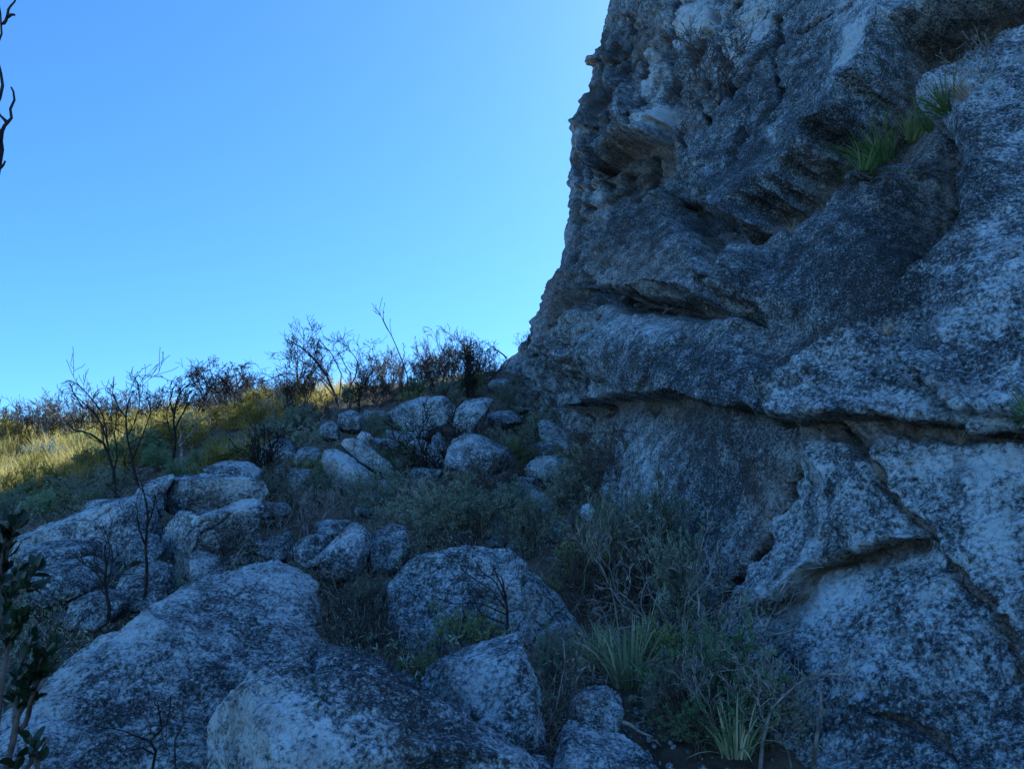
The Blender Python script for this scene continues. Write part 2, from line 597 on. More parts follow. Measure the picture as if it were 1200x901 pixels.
def cliff_relief(f):
    L = f.ledge
    # lower lip with the soil-filled recess under it
    L([(690, 478), (760, 470), (830, 469), (880, 481), (930, 493), (1000, 494), (1060, 491), (1120, 496), (1200, 500), (1400, 510)], 24, 95, 4, 30, 10, 0.95, 24)
    L([(1060, 515), (1120, 520), (1200, 516), (1400, 520)], -26, 30, 5, 14, 0)
    L([(1088, 425), (1106, 455), (1150, 476), (1210, 486), (1400, 490)], 20, 45, 4, 14, 8, 0.6, 10)
    # lower wall: the block between the two soil seams stands proud of the face beyond it
    L([(842, 730), (858, 690), (885, 640), (905, 600), (918, 555), (934, 500)][::-1], 13, 90, 5, 25, 8, 0.5, 30)
    f.groove([(934, 495), (922, 545), (908, 592), (892, 628), (866, 668), (846, 700), (836, 730)], 11, 20, 1.0, 0.9)  # brown soil fill; the crack's shading line is painted in as dark
    f.groove([(1003, 508), (1025, 545), (1055, 592), (1100, 650), (1132, 692), (1165, 742), (1180, 800), (1215, 850), (1260, 900)], 11, 11, 1.0)
    f.groove([(900, 490), (960, 505), (1012, 520)], 13, 9, 0.9)
    L([(1003, 515), (1055, 600), (1132, 700), (1180, 800), (1230, 880)], 14, 80, 5, 30)
    f.groove([(995, 838), (1040, 852), (1070, 872), (1092, 905), (1100, 940)], 9, 8, 0.9)
    L([(885, 706), (930, 676), (985, 650), (1050, 634)], 20, 55, 5, 18, 16, 0.95, 26)
    f.dome(1010, 760, 130, 130, 14, 20, 1)
    f.dome(980, 580, 60, 70, 12, 0, 1)
    f.dome(1130, 600, 60, 60, 10, 30, 1)
    # the great rounded block above the lip
    L([(890, 335), (912, 282), (960, 243), (1000, 208), (1050, 168), (1098, 138), (1140, 98), (1200, 42), (1300, -20)][::-1], 58, 85, 11, 40, 26, 0.35, 25)
    L([(1062, 142), (1100, 148), (1130, 174), (1142, 215), (1132, 268), (1106, 312), (1078, 348), (1035, 390), (985, 425), (930, 450)][::-1], 0, 100)
    L([(930, 452), (985, 425), (1035, 390), (1078, 348), (1106, 312), (1132, 268), (1142, 215), (1130, 174), (1100, 148)][::-1], 54, 130, 6, 25, 30, 0.6, 60)
    f.dome(1088, 225, 74, 115, -66, 16, 1.2)
    f.dome(985, 330, 80, 90, 10, -35, 1)
    f.dome(1190, 360, 90, 80, 18, 0, 1)
    f.dome(940, 420, 130, 45, 12, -12, 1)
    # upper face that overhangs the grassy ledge
    L([(872, 262), (898, 238), (950, 190), (990, 150), (1026, 96), (1048, 46), (1096, 18), (1166, -16), (1290, -76)], 50, 120, 13, 12, 46, 0.8, 50)
    L([(800, 240), (838, 252), (872, 262)], 16, 60, 7, 20, 8, 0.5, 25)
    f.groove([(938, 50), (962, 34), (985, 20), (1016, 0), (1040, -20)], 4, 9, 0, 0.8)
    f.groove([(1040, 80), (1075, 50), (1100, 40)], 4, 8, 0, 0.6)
    L([(870, 300), (905, 275), (960, 235), (1010, 215)], 10, 20, 4, 20, 6)
    L([(960, 180), (1000, 130), (1045, 60), (1060, 0)], 12, 50, 5, 25)
    # bulge with the cave-like underside, and the small block beside it
    f.dome(788, 285, 66, 78, 34, -15, 0.6)
    L([(732, 318), (745, 342), (775, 356), (805, 362), (835, 356), (852, 330), (838, 290), (820, 255)], 34, 60, 5, 20, 22, 0.75, 22)
    f.dome(805, 360, 48, 16, -30, 5, 1)
    f.dome(880, 325, 38, 56, 38, 15, 0.6)
    L([(846, 298), (875, 280), (915, 268), (925, 275)][::-1], 14, 40, 4, 10)
    # bench under the bulge
    L([(695, 415), (715, 380), (740, 370), (775, 374), (810, 366), (850, 372), (875, 380)][::-1], 34, 60, 6, 20)
    f.dome(725, 415, 34, 55, 14, 15, 0.8)
    f.dome(775, 420, 50, 55, 14, 25, 0.8)
    f.dome(660, 430, 60, 30, 14, 0, 0.8)
    f.groove([(742, 385), (722, 430), (700, 480)], 5, 12, 0.3, 0.4)
    f.groove([(820, 400), (790, 440), (760, 480)], 4, 6, 0.2, 0.2)
    # far stack: overhangs, columns, layered foot
    L([(712, 196), (735, 172), (760, 166), (784, 168), (790, 150)], 30, 60, 4, 10, 18, 0.8, 28)
    L([(668, 186), (690, 190), (710, 184)], 6, 30, 3, 10, 4)
    L([(676, 262), (700, 258), (716, 262)], 7, 20, 3, 8, 6, 0.8, 12)
    L([(684, 296), (700, 302), (716, 294)], 10, 20, 3, 8, 6, 0.7, 10)
    f.dome(703, 278, 17, 22, 10, 0, 0.7)
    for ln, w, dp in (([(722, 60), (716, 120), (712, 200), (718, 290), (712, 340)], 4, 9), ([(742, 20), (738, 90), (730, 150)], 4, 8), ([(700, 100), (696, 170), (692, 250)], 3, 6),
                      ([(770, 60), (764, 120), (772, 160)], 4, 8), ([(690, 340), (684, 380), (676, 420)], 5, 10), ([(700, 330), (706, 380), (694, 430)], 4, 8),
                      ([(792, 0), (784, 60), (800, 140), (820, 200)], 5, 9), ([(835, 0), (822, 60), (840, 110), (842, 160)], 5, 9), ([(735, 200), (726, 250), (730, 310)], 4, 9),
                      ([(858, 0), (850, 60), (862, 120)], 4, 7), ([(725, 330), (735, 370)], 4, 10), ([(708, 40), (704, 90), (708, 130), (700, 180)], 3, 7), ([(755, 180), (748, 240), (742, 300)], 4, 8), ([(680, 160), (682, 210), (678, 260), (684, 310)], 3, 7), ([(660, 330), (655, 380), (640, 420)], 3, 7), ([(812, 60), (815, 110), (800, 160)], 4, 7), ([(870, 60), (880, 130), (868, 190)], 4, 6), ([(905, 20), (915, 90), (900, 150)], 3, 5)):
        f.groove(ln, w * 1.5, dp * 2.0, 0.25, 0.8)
    for y0, a in ((322, 3), (336, 4), (349, 5), (360, 5), (370, 6), (385, 6), (397, 6), (409, 5)):
        L([(560, y0 + 2), (640, y0 - 2), (675, y0 + 3), (700, y0 - 3)], a * 1.3, 9, 2, 15, 3, 0.4, 6)
    for y0 in (30, 75, 120, 155, 215, 240):
        L([(640, y0 + 8), (700, y0), (730, y0 - 6)], 9, 14, 2, 12, 5)
    f.dome(690, 140, 22, 40, 6, -10, 0.8)
    f.dome(680, 220, 16, 40, 6, 0, 0.8)
    # colour of the stone: bleached scars, bare brown rock, darker stone, and shade painted on the great block's face
    for c in ((800, 30, 14, 40, 1.2, 15), (790, 138, 9, 16, 1.3, 20), (770, 100, 10, 40, 0.8, 10), (828, 18, 12, 26, 1.0, 20), (862, 75, 14, 45, 1.2, 25), (850, 45, 10, 14, 1.0, 0), (1008, 62, 14, 50, 1.1, 30),
              (990, 20, 16, 30, 0.5, 20), (925, 160, 12, 30, 0.7, 20), (880, 20, 14, 40, 0.7, 20), (700, 225, 6, 40, 0.8, 5), (710, 250, 6, 30, 0.8, 0), (740, 140, 8, 26, 0.5, 20),
              (950, 690, 90, 30, 0.65, -20), (985, 740, 120, 60, 0.45, 30), (900, 600, 20, 60, 0.5, 20), (960, 545, 40, 35, 0.5, 0), (1120, 545, 100, 16, 0.7, 0), (1150, 640, 30, 60, 0.35, 0),
              (1060, 470, 60, 18, 0.4, 0), (1100, 150, 40, 20, 0.35, -30), (1180, 110, 20, 60, 0.3, 30), (960, 250, 60, 12, 0.35, -40), (780, 390, 60, 18, 0.4, 0), (860, 285, 20, 12, 0.8, -20), (890, 260, 10, 8, 0.8, 0),
              (720, 400, 20, 20, 0.3, 0), (1150, 395, 50, 20, 0.3, 0), (1180, 540, 40, 12, 0.6, 0)):
        f.paint('pale', *c)
    for c in ((1080, 240, 70, 95, 0.8, 15), (790, 325, 55, 42, 0.75, 0), (750, 200, 40, 45, 0.7, 0), (700, 380, 60, 40, 0.5, 0), (660, 360, 40, 50, 0.55, 0), (690, 110, 16, 50, 0.4, 0), (765, 60, 20, 60, 0.5, 0),
              (830, 110, 22, 50, 0.6, 10), (900, 265, 28, 14, 0.8, -20), (1120, 70, 60, 30, 0.5, -35), (880, 580, 22, 60, 0.6, 15), (980, 660, 55, 18, 0.7, -20), (820, 520, 60, 40, 0.35, 0), (1120, 505, 90, 12, 0.8, 0),
              (1010, 510, 40, 22, 0.7, 0), (1150, 460, 60, 10, 0.5, 0), (960, 200, 40, 25, 0.5, -40), (880, 340, 28, 40, 0.5, 0), (1040, 380, 24, 14, 0.5, 0), (745, 60, 20, 40, 0.4, 0)):
        f.paint('brown', *c)
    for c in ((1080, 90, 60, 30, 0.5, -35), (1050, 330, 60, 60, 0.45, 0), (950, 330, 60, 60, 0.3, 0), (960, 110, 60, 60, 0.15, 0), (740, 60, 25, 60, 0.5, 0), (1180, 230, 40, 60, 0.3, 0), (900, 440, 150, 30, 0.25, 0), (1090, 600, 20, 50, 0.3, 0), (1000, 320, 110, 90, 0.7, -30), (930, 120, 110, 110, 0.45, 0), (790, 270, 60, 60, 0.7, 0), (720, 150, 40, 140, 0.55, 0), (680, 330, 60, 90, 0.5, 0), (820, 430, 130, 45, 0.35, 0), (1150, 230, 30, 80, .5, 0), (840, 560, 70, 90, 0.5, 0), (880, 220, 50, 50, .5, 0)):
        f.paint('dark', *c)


def unit_rows(v):
    return v / (np.linalg.norm(v, axis=-1, keepdims=True) + 1e-9)


def build_cliff():
    rows = np.r_[np.linspace(-320, -20, 40)[:-1], np.arange(-20, 925, 1.7), np.linspace(925, 1000, 12)[1:]]
    u = np.r_[np.linspace(0, 1, 400), np.linspace(1, 1.25, 18)[1:]]
    eu = CLIFF_EDGE
    edge = np.interp(rows, [a for a, b in eu], [b for a, b in eu])
    Xp = edge[:, None] + u[None] ** 1.12 * (1240 - edge[:, None])
    Yp = np.repeat(rows[:, None], len(u), 1)
    wob = np.stack([Xp / 38, Yp / 38, np.zeros_like(Xp)], -1)
    Xw = Xp + 7 * fbm(wob, 3, 0.55, 5)
    Yw = Yp + 6 * fbm(wob, 3, 0.55, 25)
    depth = np.exp(_cf(np.stack([Xp, Yp], -1) / 300.))
    base = at(Xp, Yp, depth)
    sc = depth / FPX
    f = Field(Xw, Yw, sc)
    cliff_relief(f)
    edge_in = sst(Xp - edge[:, None], 0, 30)
    d = (f.d * (0.3 + 0.7 * edge_in) - 28 * sst(Xp, 720, 980)) * sc * (1.45 + 0.4 * sst(Xp, 820, 1000))
    step = 1.9 * sc
    # weathering of the rock itself, in metres, on the relieved surface
    p = base + d[..., None] * CD
    nr0, nc0 = p.shape[:2]
    NRM = vert_normals(p.reshape(-1, 3), grid_faces(nr0, nc0)).reshape(p.shape)
    NRM = np.where((NRM @ CD)[..., None] < 0, -NRM, NRM)
    fr = sst(depth, 9, 20)[..., None]
    NRM = unit_rows((0.75 - 0.6 * fr) * NRM + (0.35 + 0.6 * fr) * CD)
    n = 0.26 * fbm(p * np.array([1, 1, 0.75]), 8, 0.50, 40, 2.6, step)
    q = p @ np.array([[0.8, 0.2, 0.5], [-0.3, 0.9, 0.1], [-0.45, -0.2, 0.8]])
    rid = 1 - np.abs(fbm(q * np.array([0.6, 0.6, 1.7]), 4, 0.55, 60, 0.9, step)) * 2
    far = sst(depth, 9, 20)
    n = n * (0.24 + 0.42 * far) + 0.015 * rid * (0.3 + far)
    # jointed blocks in the far stack
    f1, f2 = worley(p / np.array([1.6, 1.6, 1.1]) + 0.35 * fbm(p, 2, 0.5, 8, 1.5)[..., None], 4)
    n = n + far * 0.28 * (sst(f2 - f1, 0.0, 0.25) - 1) + far * 0.35 * fbm(p * np.array([1, 1, .5]), 3, .5, 71, 3.5, step)
    g1, g2 = worley(p / np.array([.42, .42, .30]) + 0.3 * fbm(p, 2, 0.5, 18, .5)[..., None], 6)
    n = n + (0.02 + 0.10 * far) * (sst(g2 - g1, 0.0, 0.3) - 1) * np.clip(0.5 + fbm(p, 2, .5, 31, 2.0), 0, 1)
    # flaked plates with broken edges
    def plates(lam, k, seed):
        w = fbm(p * np.array([1, 1, 1.3]), 3, 0.5, seed, lam, step) * k
        fl = np.floor(w)
        return fl + sst(w - fl, 0.38, 0.62) - w
    n = n + (0.03 + 0.06 * far) * plates(0.9, 2.6, 111) + 0.02 * plates(0.3, 2.4, 131) + far * 0.12 * plates(3.0, 3.0, 151)
    # pitted crust on the near faces
    pit = fbm(p * np.array([1.15, 1.15, 0.9]), 4, 0.62, 90, 0.16, step)
    n = n + 0.016 * pit * (1 - 0.6 * far)
    n = n * (0.35 + 0.65 * edge_in)
    V = p + n[..., None] * NRM
    # the face turns the corner at its far edge and runs back into the mountain; same at the top
    back = [V[:, :1] + np.array([1.0, 0.55, 0.0]) * k + 0.3 * fbm(V[:, :1] + k, 3, 0.5, 6, 2.0)[..., None] for k in (24, 14, 8, 4.5, 2.5, 1.3, 0.6, 0.22)]
    V = np.concatenate(back + [V], 1)
    at_ = {}
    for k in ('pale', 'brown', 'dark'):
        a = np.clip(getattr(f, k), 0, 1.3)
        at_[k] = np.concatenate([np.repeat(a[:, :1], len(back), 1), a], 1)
    top = [V[:1] + np.array([0.7, 0.5, 0.18]) * k for k in (30, 15, 6, 2)]
    V = np.concatenate(top + [V], 0)
    for k in at_:
        at_[k] = np.concatenate([np.repeat(at_[k][:1], len(top), 0), at_[k]], 0)
    nr, nc = V.shape[:2]
    root = link('cliff', None, loc=(2.0, 8.0, float(ground(2.0, 8.0))), label='towering lichen-crusted grey rock cliff along the whole right side', cat='cliff')
    o = np.array(root.location)
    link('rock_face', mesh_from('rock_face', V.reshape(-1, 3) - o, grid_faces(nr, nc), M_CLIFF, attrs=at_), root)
    return root, V, depth, f


CLIFF, CLIFF_V, _, _ = build_cliff()
# ================================================================== boulders
def cube_sphere(n):
    g = np.tan(np.linspace(-1, 1, n + 1) * math.pi / 4)
    a, b = np.meshgrid(g, g, indexing='ij')
    o = np.ones_like(a)
    faces, verts = [], []
    for k, (x, y, z) in enumerate(((o, a, b), (-o, b, a), (b, o, a), (a, -o, b), (a, b, o), (b, a, -o))):
        verts.append(np.stack([x, y, z], -1).reshape(-1, 3))
        faces.append(grid_faces(n + 1, n + 1) + k * (n + 1) ** 2)
    V, F = np.concatenate(verts), np.concatenate(faces)
    key = np.round(V * 1e5).astype(np.int64)
    _, idx, inv = np.unique(key, axis=0, return_index=True, return_inverse=True)
    V = V[idx]
    F = inv.ravel()[F]
    return V / np.linalg.norm(V, axis=1, keepdims=True), F


_CS = {}


def boulder(label, outline, Y, front, back, facets=(), n=36, mat=None, tilt=(0, 0), p=3.6, rough=1.0, seed=0, pale=None, brown=None, dark=None, name='boulder', cat='boulder', grain=0.0, group=None, auto=True):
    """closed stone whose outline is given in photo units at ground distance Y; front/back: its depth in metres;
    tilt: how far it leans away per metre up / right; facets: (normal, share of the half-size) planes that cut it"""
    if n <= 64 and auto and name == 'boulder':
        return hull_boulder(label, outline, Y, front, back, n, mat, tilt, rough, seed, pale, brown, dark, name, cat, group)
    if n not in _CS:
        _CS[n] = cube_sphere(n)
    D, F = _CS[n]
    O = np.array(outline, float)
    c = O.mean(0)
    c = np.array([(O[:, 0].min() + O[:, 0].max()) / 2, (O[:, 1].min() + O[:, 1].max()) / 2])
    C = at(c[0], c[1], Y)
    w = C - CAM
    dist = np.linalg.norm(w)
    w /= dist
    s = (w @ FW) * dist / FPX
    ang = np.arctan2(D[:, 1], D[:, 0])
    # radius of the outline in each direction
    th = np.linspace(-math.pi, math.pi, 721)
    rad = np.zeros_like(th)
    Q = (O - c) * np.array([1, -1])
    for i in range(len(Q)):
        a, b = Q[i], Q[(i + 1) % len(Q)]
        e = b - a
        dx, dy = np.cos(th), np.sin(th)
        den = dx * e[1] - dy * e[0]
        den = np.where(np.abs(den) < 1e-9, 1e-9, den)
        t = (a[0] * e[1] - a[1] * e[0]) / den
        k = (a[0] * dy - a[1] * dx) / den
        ok = (t > 0) & (k >= -1e-6) & (k <= 1 + 1e-6)
        rad = np.where(ok & (t > rad), t, rad)
    r = np.interp(ang, th, rad) * s
    pn = (np.abs(np.hypot(D[:, 0], D[:, 1])) ** p + np.abs(D[:, 2]) ** p) ** (1 / p)
    d = D / pn[:, None]
    lat = np.hypot(d[:, 0], d[:, 1])
    a, b = np.cos(ang) * lat * r, np.sin(ang) * lat * r
    up = UP - (UP @ w) * w
    up /= np.linalg.norm(up)
    rt = np.cross(w, up)
    dep = np.where(d[:, 2] > 0, -front, -back) * d[:, 2] * 1.0
    dep = np.where(d[:, 2] > 0, -d[:, 2] * front, -d[:, 2] * back)
    dep = dep + tilt[0] * b + tilt[1] * a
    V = C + a[:, None] * rt + b[:, None] * up + dep[:, None] * w
    size = math.sqrt((Q[:, 0].max() - Q[:, 0].min()) * (Q[:, 1].max() - Q[:, 1].min())) * s
    fr = np.random.default_rng(seed + 900)
    extra = []
    for _ in range(5 if n <= 64 else 4):
        a_ = fr.uniform(-1.0, 1.0)
        extra.append(((math.sin(a_), -math.cos(a_), fr.uniform(-0.35, 0.9)), fr.uniform(0.30, 0.58) if n <= 64 else fr.uniform(0.66, 0.9)))
    for nv, k in list(facets) + (extra if auto else []):
        nv = np.array(nv, float)
        nv /= np.linalg.norm(nv)
        h = (V - C) @ nv
        lim = k * size * 0.5 + 0.015 * size * fbm(V, 2, 0.5, seed + 3, size * 0.5)
        V = V - np.maximum(0, h - lim)[:, None] * nv * 0.98
    N = vert_normals(V, F)
    if (N * (V - V.mean(0))).sum() < 0:
        F = F[:, ::-1]
        N = -N
    step = np.full(len(V), size / n * 0.75)
    ns = 0.026 * size * fbm(V, 4, 0.5, seed, size * 0.45, step) * rough
    ns += 0.018 * fbm(V + 3, 5, 0.62, seed + 9, 0.22, step) * rough
    f1, f2 = worley(V / (size * 0.33) + 0.3 * fbm(V, 2, 0.5, seed + 5, size * 0.3)[:, None], seed)
    ns += 0.045 * size * rough * (sst(f2 - f1, 0, 0.07) - 1) * np.clip(fbm(V, 2, 0.5, seed + 15, size * 0.7) + 0.2, 0, 1)
    wp = fbm(V * np.array([1, 1, 1.3]), 3, 0.5, seed + 70, size * 0.4, step) * 2.4
    fp = np.floor(wp)
    ns += 0.02 * size * rough * (fp + sst(wp - fp, 0.36, 0.64) - wp)
    if grain:
        q = (V @ np.array([[0.85, 0.3, -0.2], [-0.3, 0.95, 0.2], [0.35, -0.1, 0.95]])) * np.array([0.55, 1.0, 1.5])
        g1, g2 = worley(q / 0.085 + 0.3 * fbm(V, 2, 0.5, 3, 0.12)[:, None], 21)
        ns += grain * (0.5 - g1) + grain * 0.6 * fbm(q, 3, 0.6, 33, 0.3, step)
    V = V + ns[:, None] * N
    attrs = {}
    for key, lst in (('pale', pale), ('brown', brown), ('dark', dark)):
        if lst:
            v = np.zeros(len(V))
            for (px, py, rr, amt) in lst:
                # a patch on the stone around the point seen there
                e = V - CAM
                qx = 600 + FPX * (e @ RT) / (e @ FW)
                qy = 450.5 - FPX * (e @ UP) / (e @ FW)
                v += amt * np.exp(-(((qx - px) ** 2 + (qy - py) ** 2) / rr ** 2))
            attrs[key] = np.clip(v, 0, 1.2)
    base = V[V[:, 2].argmin()].copy()
    base[:2] = V[:, :2].mean(0)
    return link(name, mesh_from(name, V - base, F, mat or M_ROCK, attrs=attrs), loc=base, label=label, cat=cat, group=group)


def hull_boulder(label, outline, Y, front, back, n, mat, tilt, rough, seed, pale, brown, dark, name, cat, group):
    """broken block: convex hull of the outline ring, a smaller front face and a back face; edges chamfered, faces roughened"""
    import bmesh
    rg = np.random.default_rng(seed + 4000)
    O = np.array(outline, float)
    c = np.array([(O[:, 0].min() + O[:, 0].max()) / 2, (O[:, 1].min() + O[:, 1].max()) / 2])
    C = at(c[0], c[1], Y)
    w = C - CAM
    dist = np.linalg.norm(w)
    w /= dist
    s = (w @ FW) * dist / FPX
    up = UP - (UP @ w) * w
    up /= np.linalg.norm(up)
    rt = np.cross(w, up)
    Q = (O - c) * np.array([1, -1]) * s
    hw, hh = np.abs(Q[:, 0]).max(), np.abs(Q[:, 1]).max()
    size = 2 * math.sqrt(hw * hh)
    pts = []
    for a, b in Q:
        dp = rg.uniform(-0.25, 0.35) * front
        pts.append((a, b, dp))
    sel = rg.permutation(len(Q))[:max(4, min(6, len(Q)))]
    sk = rg.uniform(-0.18, 0.18)
    for i in sel:
        a, b = Q[i]
        pts.append((a * rg.uniform(0.5, 0.9) + sk * hw, b * rg.uniform(0.45, 0.85) - 0.12 * hh, -front * rg.uniform(0.6, 1.1)))
    for a, b in Q[::2]:
        pts.append((a * 0.75, b * 0.75, back * rg.uniform(0.7, 1.1)))
    P = np.array([C + a * rt + b * up + (d + tilt[0] * b + tilt[1] * a) * w for a, b, d in pts])
    bm = bmesh.new()
    for q in P:
        bm.verts.new(q)
    r = bmesh.ops.convex_hull(bm, input=bm.verts)
    bmesh.ops.delete(bm, geom=[v for v in bm.verts if not v.link_faces], context='VERTS')
    bmesh.ops.dissolve_limit(bm, angle_limit=math.radians(9), verts=bm.verts, edges=bm.edges)
    bmesh.ops.bevel(bm, geom=list(bm.edges), offset=0.016 * size, segments=1, profile=0.6, affect='EDGES', clamp_overlap=True)
    bmesh.ops.triangulate(bm, faces=bm.faces)
    lim = size / n * 1.25
    for _ in range(7):
        ed = [e for e in bm.edges if e.calc_length() > lim]
        if not ed or len(bm.faces) > 9000:
            break
        bmesh.ops.subdivide_edges(bm, edges=ed, cuts=1, use_grid_fill=False)
        bmesh.ops.triangulate(bm, faces=[f for f in bm.faces if len(f.verts) > 3])
    bmesh.ops.recalc_face_normals(bm, faces=bm.faces)
    bm.normal_update()
    V = np.array([v.co[:] for v in bm.verts])
    N = np.array([v.normal[:] for v in bm.verts])
    F = np.array([[v.index for v in f.verts] for f in bm.faces])
    bm.verts.index_update()
    F = np.array([[v.index for v in f.verts] for f in bm.faces])
    bm.free()
    step = np.full(len(V), lim * 0.6)
    ns = 0.014 * size * fbm(V, 4, 0.5, seed, size * 0.4, step) * rough + 0.012 * fbm(V + 3, 5, 0.62, seed + 9, 0.2, step) * rough
    f1, f2 = worley(V / (size * 0.4) + 0.2 * fbm(V, 2, 0.5, seed + 5, size * 0.3)[:, None], seed)
    ns += 0.05 * size * rough * (sst(f2 - f1, 0, 0.06) - 1) * np.clip(fbm(V, 2, 0.5, seed + 15, size * 0.7) + 0.1, 0, 1)
    wp = fbm(V * np.array([1, 1, 1.5]), 3, 0.5, seed + 70, size * 0.35, step) * 2.2
    fp = np.floor(wp)
    ns += 0.022 * size * rough * (fp + sst(wp - fp, 0.4, 0.6) - wp)
    V = V + ns[:, None] * N
    attrs = {}
    for key, lst in (('pale', pale), ('brown', brown), ('dark', dark)):
        if lst:
            v = np.zeros(len(V))
            for (px, py, rr, amt) in lst:
                g = at(px, py, Y - 0.4 * front)
                v += amt * np.exp(-((V - g) ** 2).sum(1) / (rr * s * 1.2) ** 2)
            attrs[key] = np.clip(v, 0, 1.2)
    base = V[V[:, 2].argmin()].copy()
    base[:2] = V[:, :2].mean(0)
    return link(name, mesh_from(name, V - base, F, mat or M_ROCK, attrs=attrs), loc=base, label=label, cat=cat, group=group)


# foreground
boulder('huge dark scaly slab boulder filling the lower left foreground', [(-40, 1020), (-30, 880), (40, 800), (95, 752), (140, 726), (210, 676), (258, 656), (300, 645), (350, 642), (384, 662), (400, 690), (392, 735), (380, 765), (420, 900), (440, 1020)],
        4.9, 0.5, 1.0, [((0.1, -0.35, 0.93), 0.95)], 130, M_SLAB, (1.15, 0.15), 5.0, 0.55, 3, auto=False, grain=0.030, pale=[(150, 740, 60, 0.5), (60, 800, 50, 0.5), (350, 700, 40, 0.3)], brown=[(385, 720, 30, 0.4)], dark=[(270, 780, 70, 0.35), (150, 860, 80, 0.4)])
boulder('pale blotched rounded boulder at the bottom centre, darker along its top', [(205, 960), (215, 890), (235, 840), (262, 800), (290, 772), (330, 758), (375, 755), (430, 768), (480, 800), (520, 835), (570, 870), (625, 905), (640, 1000), (420, 1040), (240, 1030)],
        3.9, 0.55, 0.7, [((0.35, -0.25, 0.9), 0.86), ((-0.7, -0.6, 0.35), 0.9)], 110, M_PALE, (0.55, 0.1), 2.7, 0.9, 11, grain=0.012, pale=[(300, 850, 70, 0.45), (400, 870, 65, 0.5)], brown=[(285, 830, 40, 0.35), (370, 890, 25, 0.5)], dark=[(400, 775, 60, 0.5), (470, 820, 50, .5), (540, 870, 50, .5), (320, 780, 40, 0.3)])
boulder('angular pointed boulder wedged between the pale boulder and the broad domed one', [(490, 800), (500, 782), (530, 762), (575, 748), (612, 741), (618, 768), (628, 800), (640, 845), (640, 885), (620, 905), (570, 890), (520, 850)],
        4.9, 0.32, 0.5, [((-0.35, -0.8, 0.5), 0.62), ((0.75, -0.6, 0.2), 0.6), ((-0.1, -0.4, 0.9), 0.8)], 64, M_ROCK, (0.35, 0), 3.6, 1.0, 21, pale=[(560, 775, 40, 0.4), (590, 830, 40, 0.4)], brown=[(622, 870, 22, 1.0), (555, 810, 30, 0.4)])
boulder('broad domed boulder behind the angular one, green creeper across its front', [(452, 685), (465, 668), (500, 652), (545, 642), (595, 645), (618, 660), (632, 680), (655, 702), (672, 735), (680, 775), (670, 810), (600, 830), (500, 820), (458, 740)],
        7.6, 0.7, 0.9, [((0.1, -0.55, 0.85), 0.85), ((0.6, -0.75, 0.3), 0.8)], 80, M_ROCK, (0.45, 0), 3.6, 0.9, 31, pale=[(600, 660, 30, 0.3), (660, 750, 40, 0.3)])
boulder('low pale-speckled rock at the bottom edge beside the bare soil', [(646, 960), (648, 870), (662, 848), (690, 852), (715, 856), (745, 868), (770, 892), (788, 940), (780, 1000), (660, 1000)],
        4.4, 0.3, 0.4, [((0.1, -0.4, 0.9), 0.55)], 56, M_PALE, (0.9, 0), 2.8, 1.2, 41, grain=0.008, pale=[(690, 860, 40, 0.4)], brown=[(735, 865, 16, 0.8)])
boulder('small pale lump of rock poking from the soil behind the low speckled rock', [(664, 850), (668, 818), (684, 806), (706, 804), (724, 812), (729, 835), (722, 858), (690, 866)],
        4.95, 0.16, 0.25, [((0.1, -0.4, 0.9), 0.6)], 36, M_PALE, (0.8, 0), 2.6, 1.2, 44, grain=0.006, brown=[(668, 825, 22, 0.9)])
boulder('rounded dark rock at the picture bottom under the angular boulder', [(590, 960), (600, 900), (625, 888), (650, 892), (662, 920), (665, 970)], 4.4, 0.2, 0.3, [], 30, M_ROCK, (0.3, 0), 3.6, 1.0, 43)
# left middle
boulder('long sloping grey boulder below the sunlit grass', [(0, 645), (22, 624), (60, 604), (105, 588), (115, 582), (150, 580), (172, 588), (186, 640), (190, 668), (140, 695), (40, 695), (0, 680)],
        10.4, 0.9, 1.0, [((-0.3, -0.3, 0.9), 0.42), ((0.15, -0.97, 0.1), 0.55), ((-0.75, -0.5, 0.3), 0.8)], 64, M_FAR, (0.35, 0.2), 3.4, 1.0, 51, pale=[(110, 592, 30, 0.5), (40, 620, 30, 0.4)], auto=False)
boulder('knobby upright rock between the sloping boulder and the flat-topped block', [(152, 588), (165, 568), (188, 554), (200, 552), (201, 562), (192, 580), (190, 605), (170, 618), (150, 610)],
        11.6, 0.4, 0.5, [((-0.3, -0.35, 0.9), 0.5), ((0.4, -0.9, -0.1), 0.5)], 36, M_FAR, (0.2, 0), 3.2, 1.1, 53, pale=[(195, 556, 14, 0.8)], auto=False)
boulder('flat-topped block boulder with an overhanging dark front face', [(190, 566), (206, 553), (240, 549), (275, 556), (306, 570), (310, 580), (300, 592), (262, 600), (215, 606), (194, 596)],
        11.6, 0.9, 0.9, [((0.0, -0.25, 0.97), 0.34), ((0.25, -0.93, -0.35), 0.42), ((-0.7, -0.7, 0), 0.75)], 52, M_FAR, (0.25, 0.1), 4.5, 0.9, 55, pale=[(285, 565, 22, 0.7), (240, 560, 20, .3)], brown=[(250, 592, 25, 0.5)], auto=False)
boulder('tall dark wedge boulder with a pale ridge, above the scaly slab', [(182, 695), (184, 640), (190, 614), (214, 594), (226, 606), (262, 598), (298, 585), (306, 594), (300, 625), (308, 665), (292, 700), (230, 710)],
        9.8, 0.9, 0.8, [((-0.62, -0.75, 0.2), 0.45), ((0.5, -0.86, -0.12), 0.42), ((-0.1, -0.25, 0.95), 0.72)], 64, M_ROCK, (0.1, 0), 3.4, 1.0, 57, pale=[(282, 592, 18, 1.0), (240, 604, 14, .7), (205, 615, 18, 0.3)], brown=[(260, 640, 40, 0.4)], dark=[(270, 650, 40, .5)], auto=False)
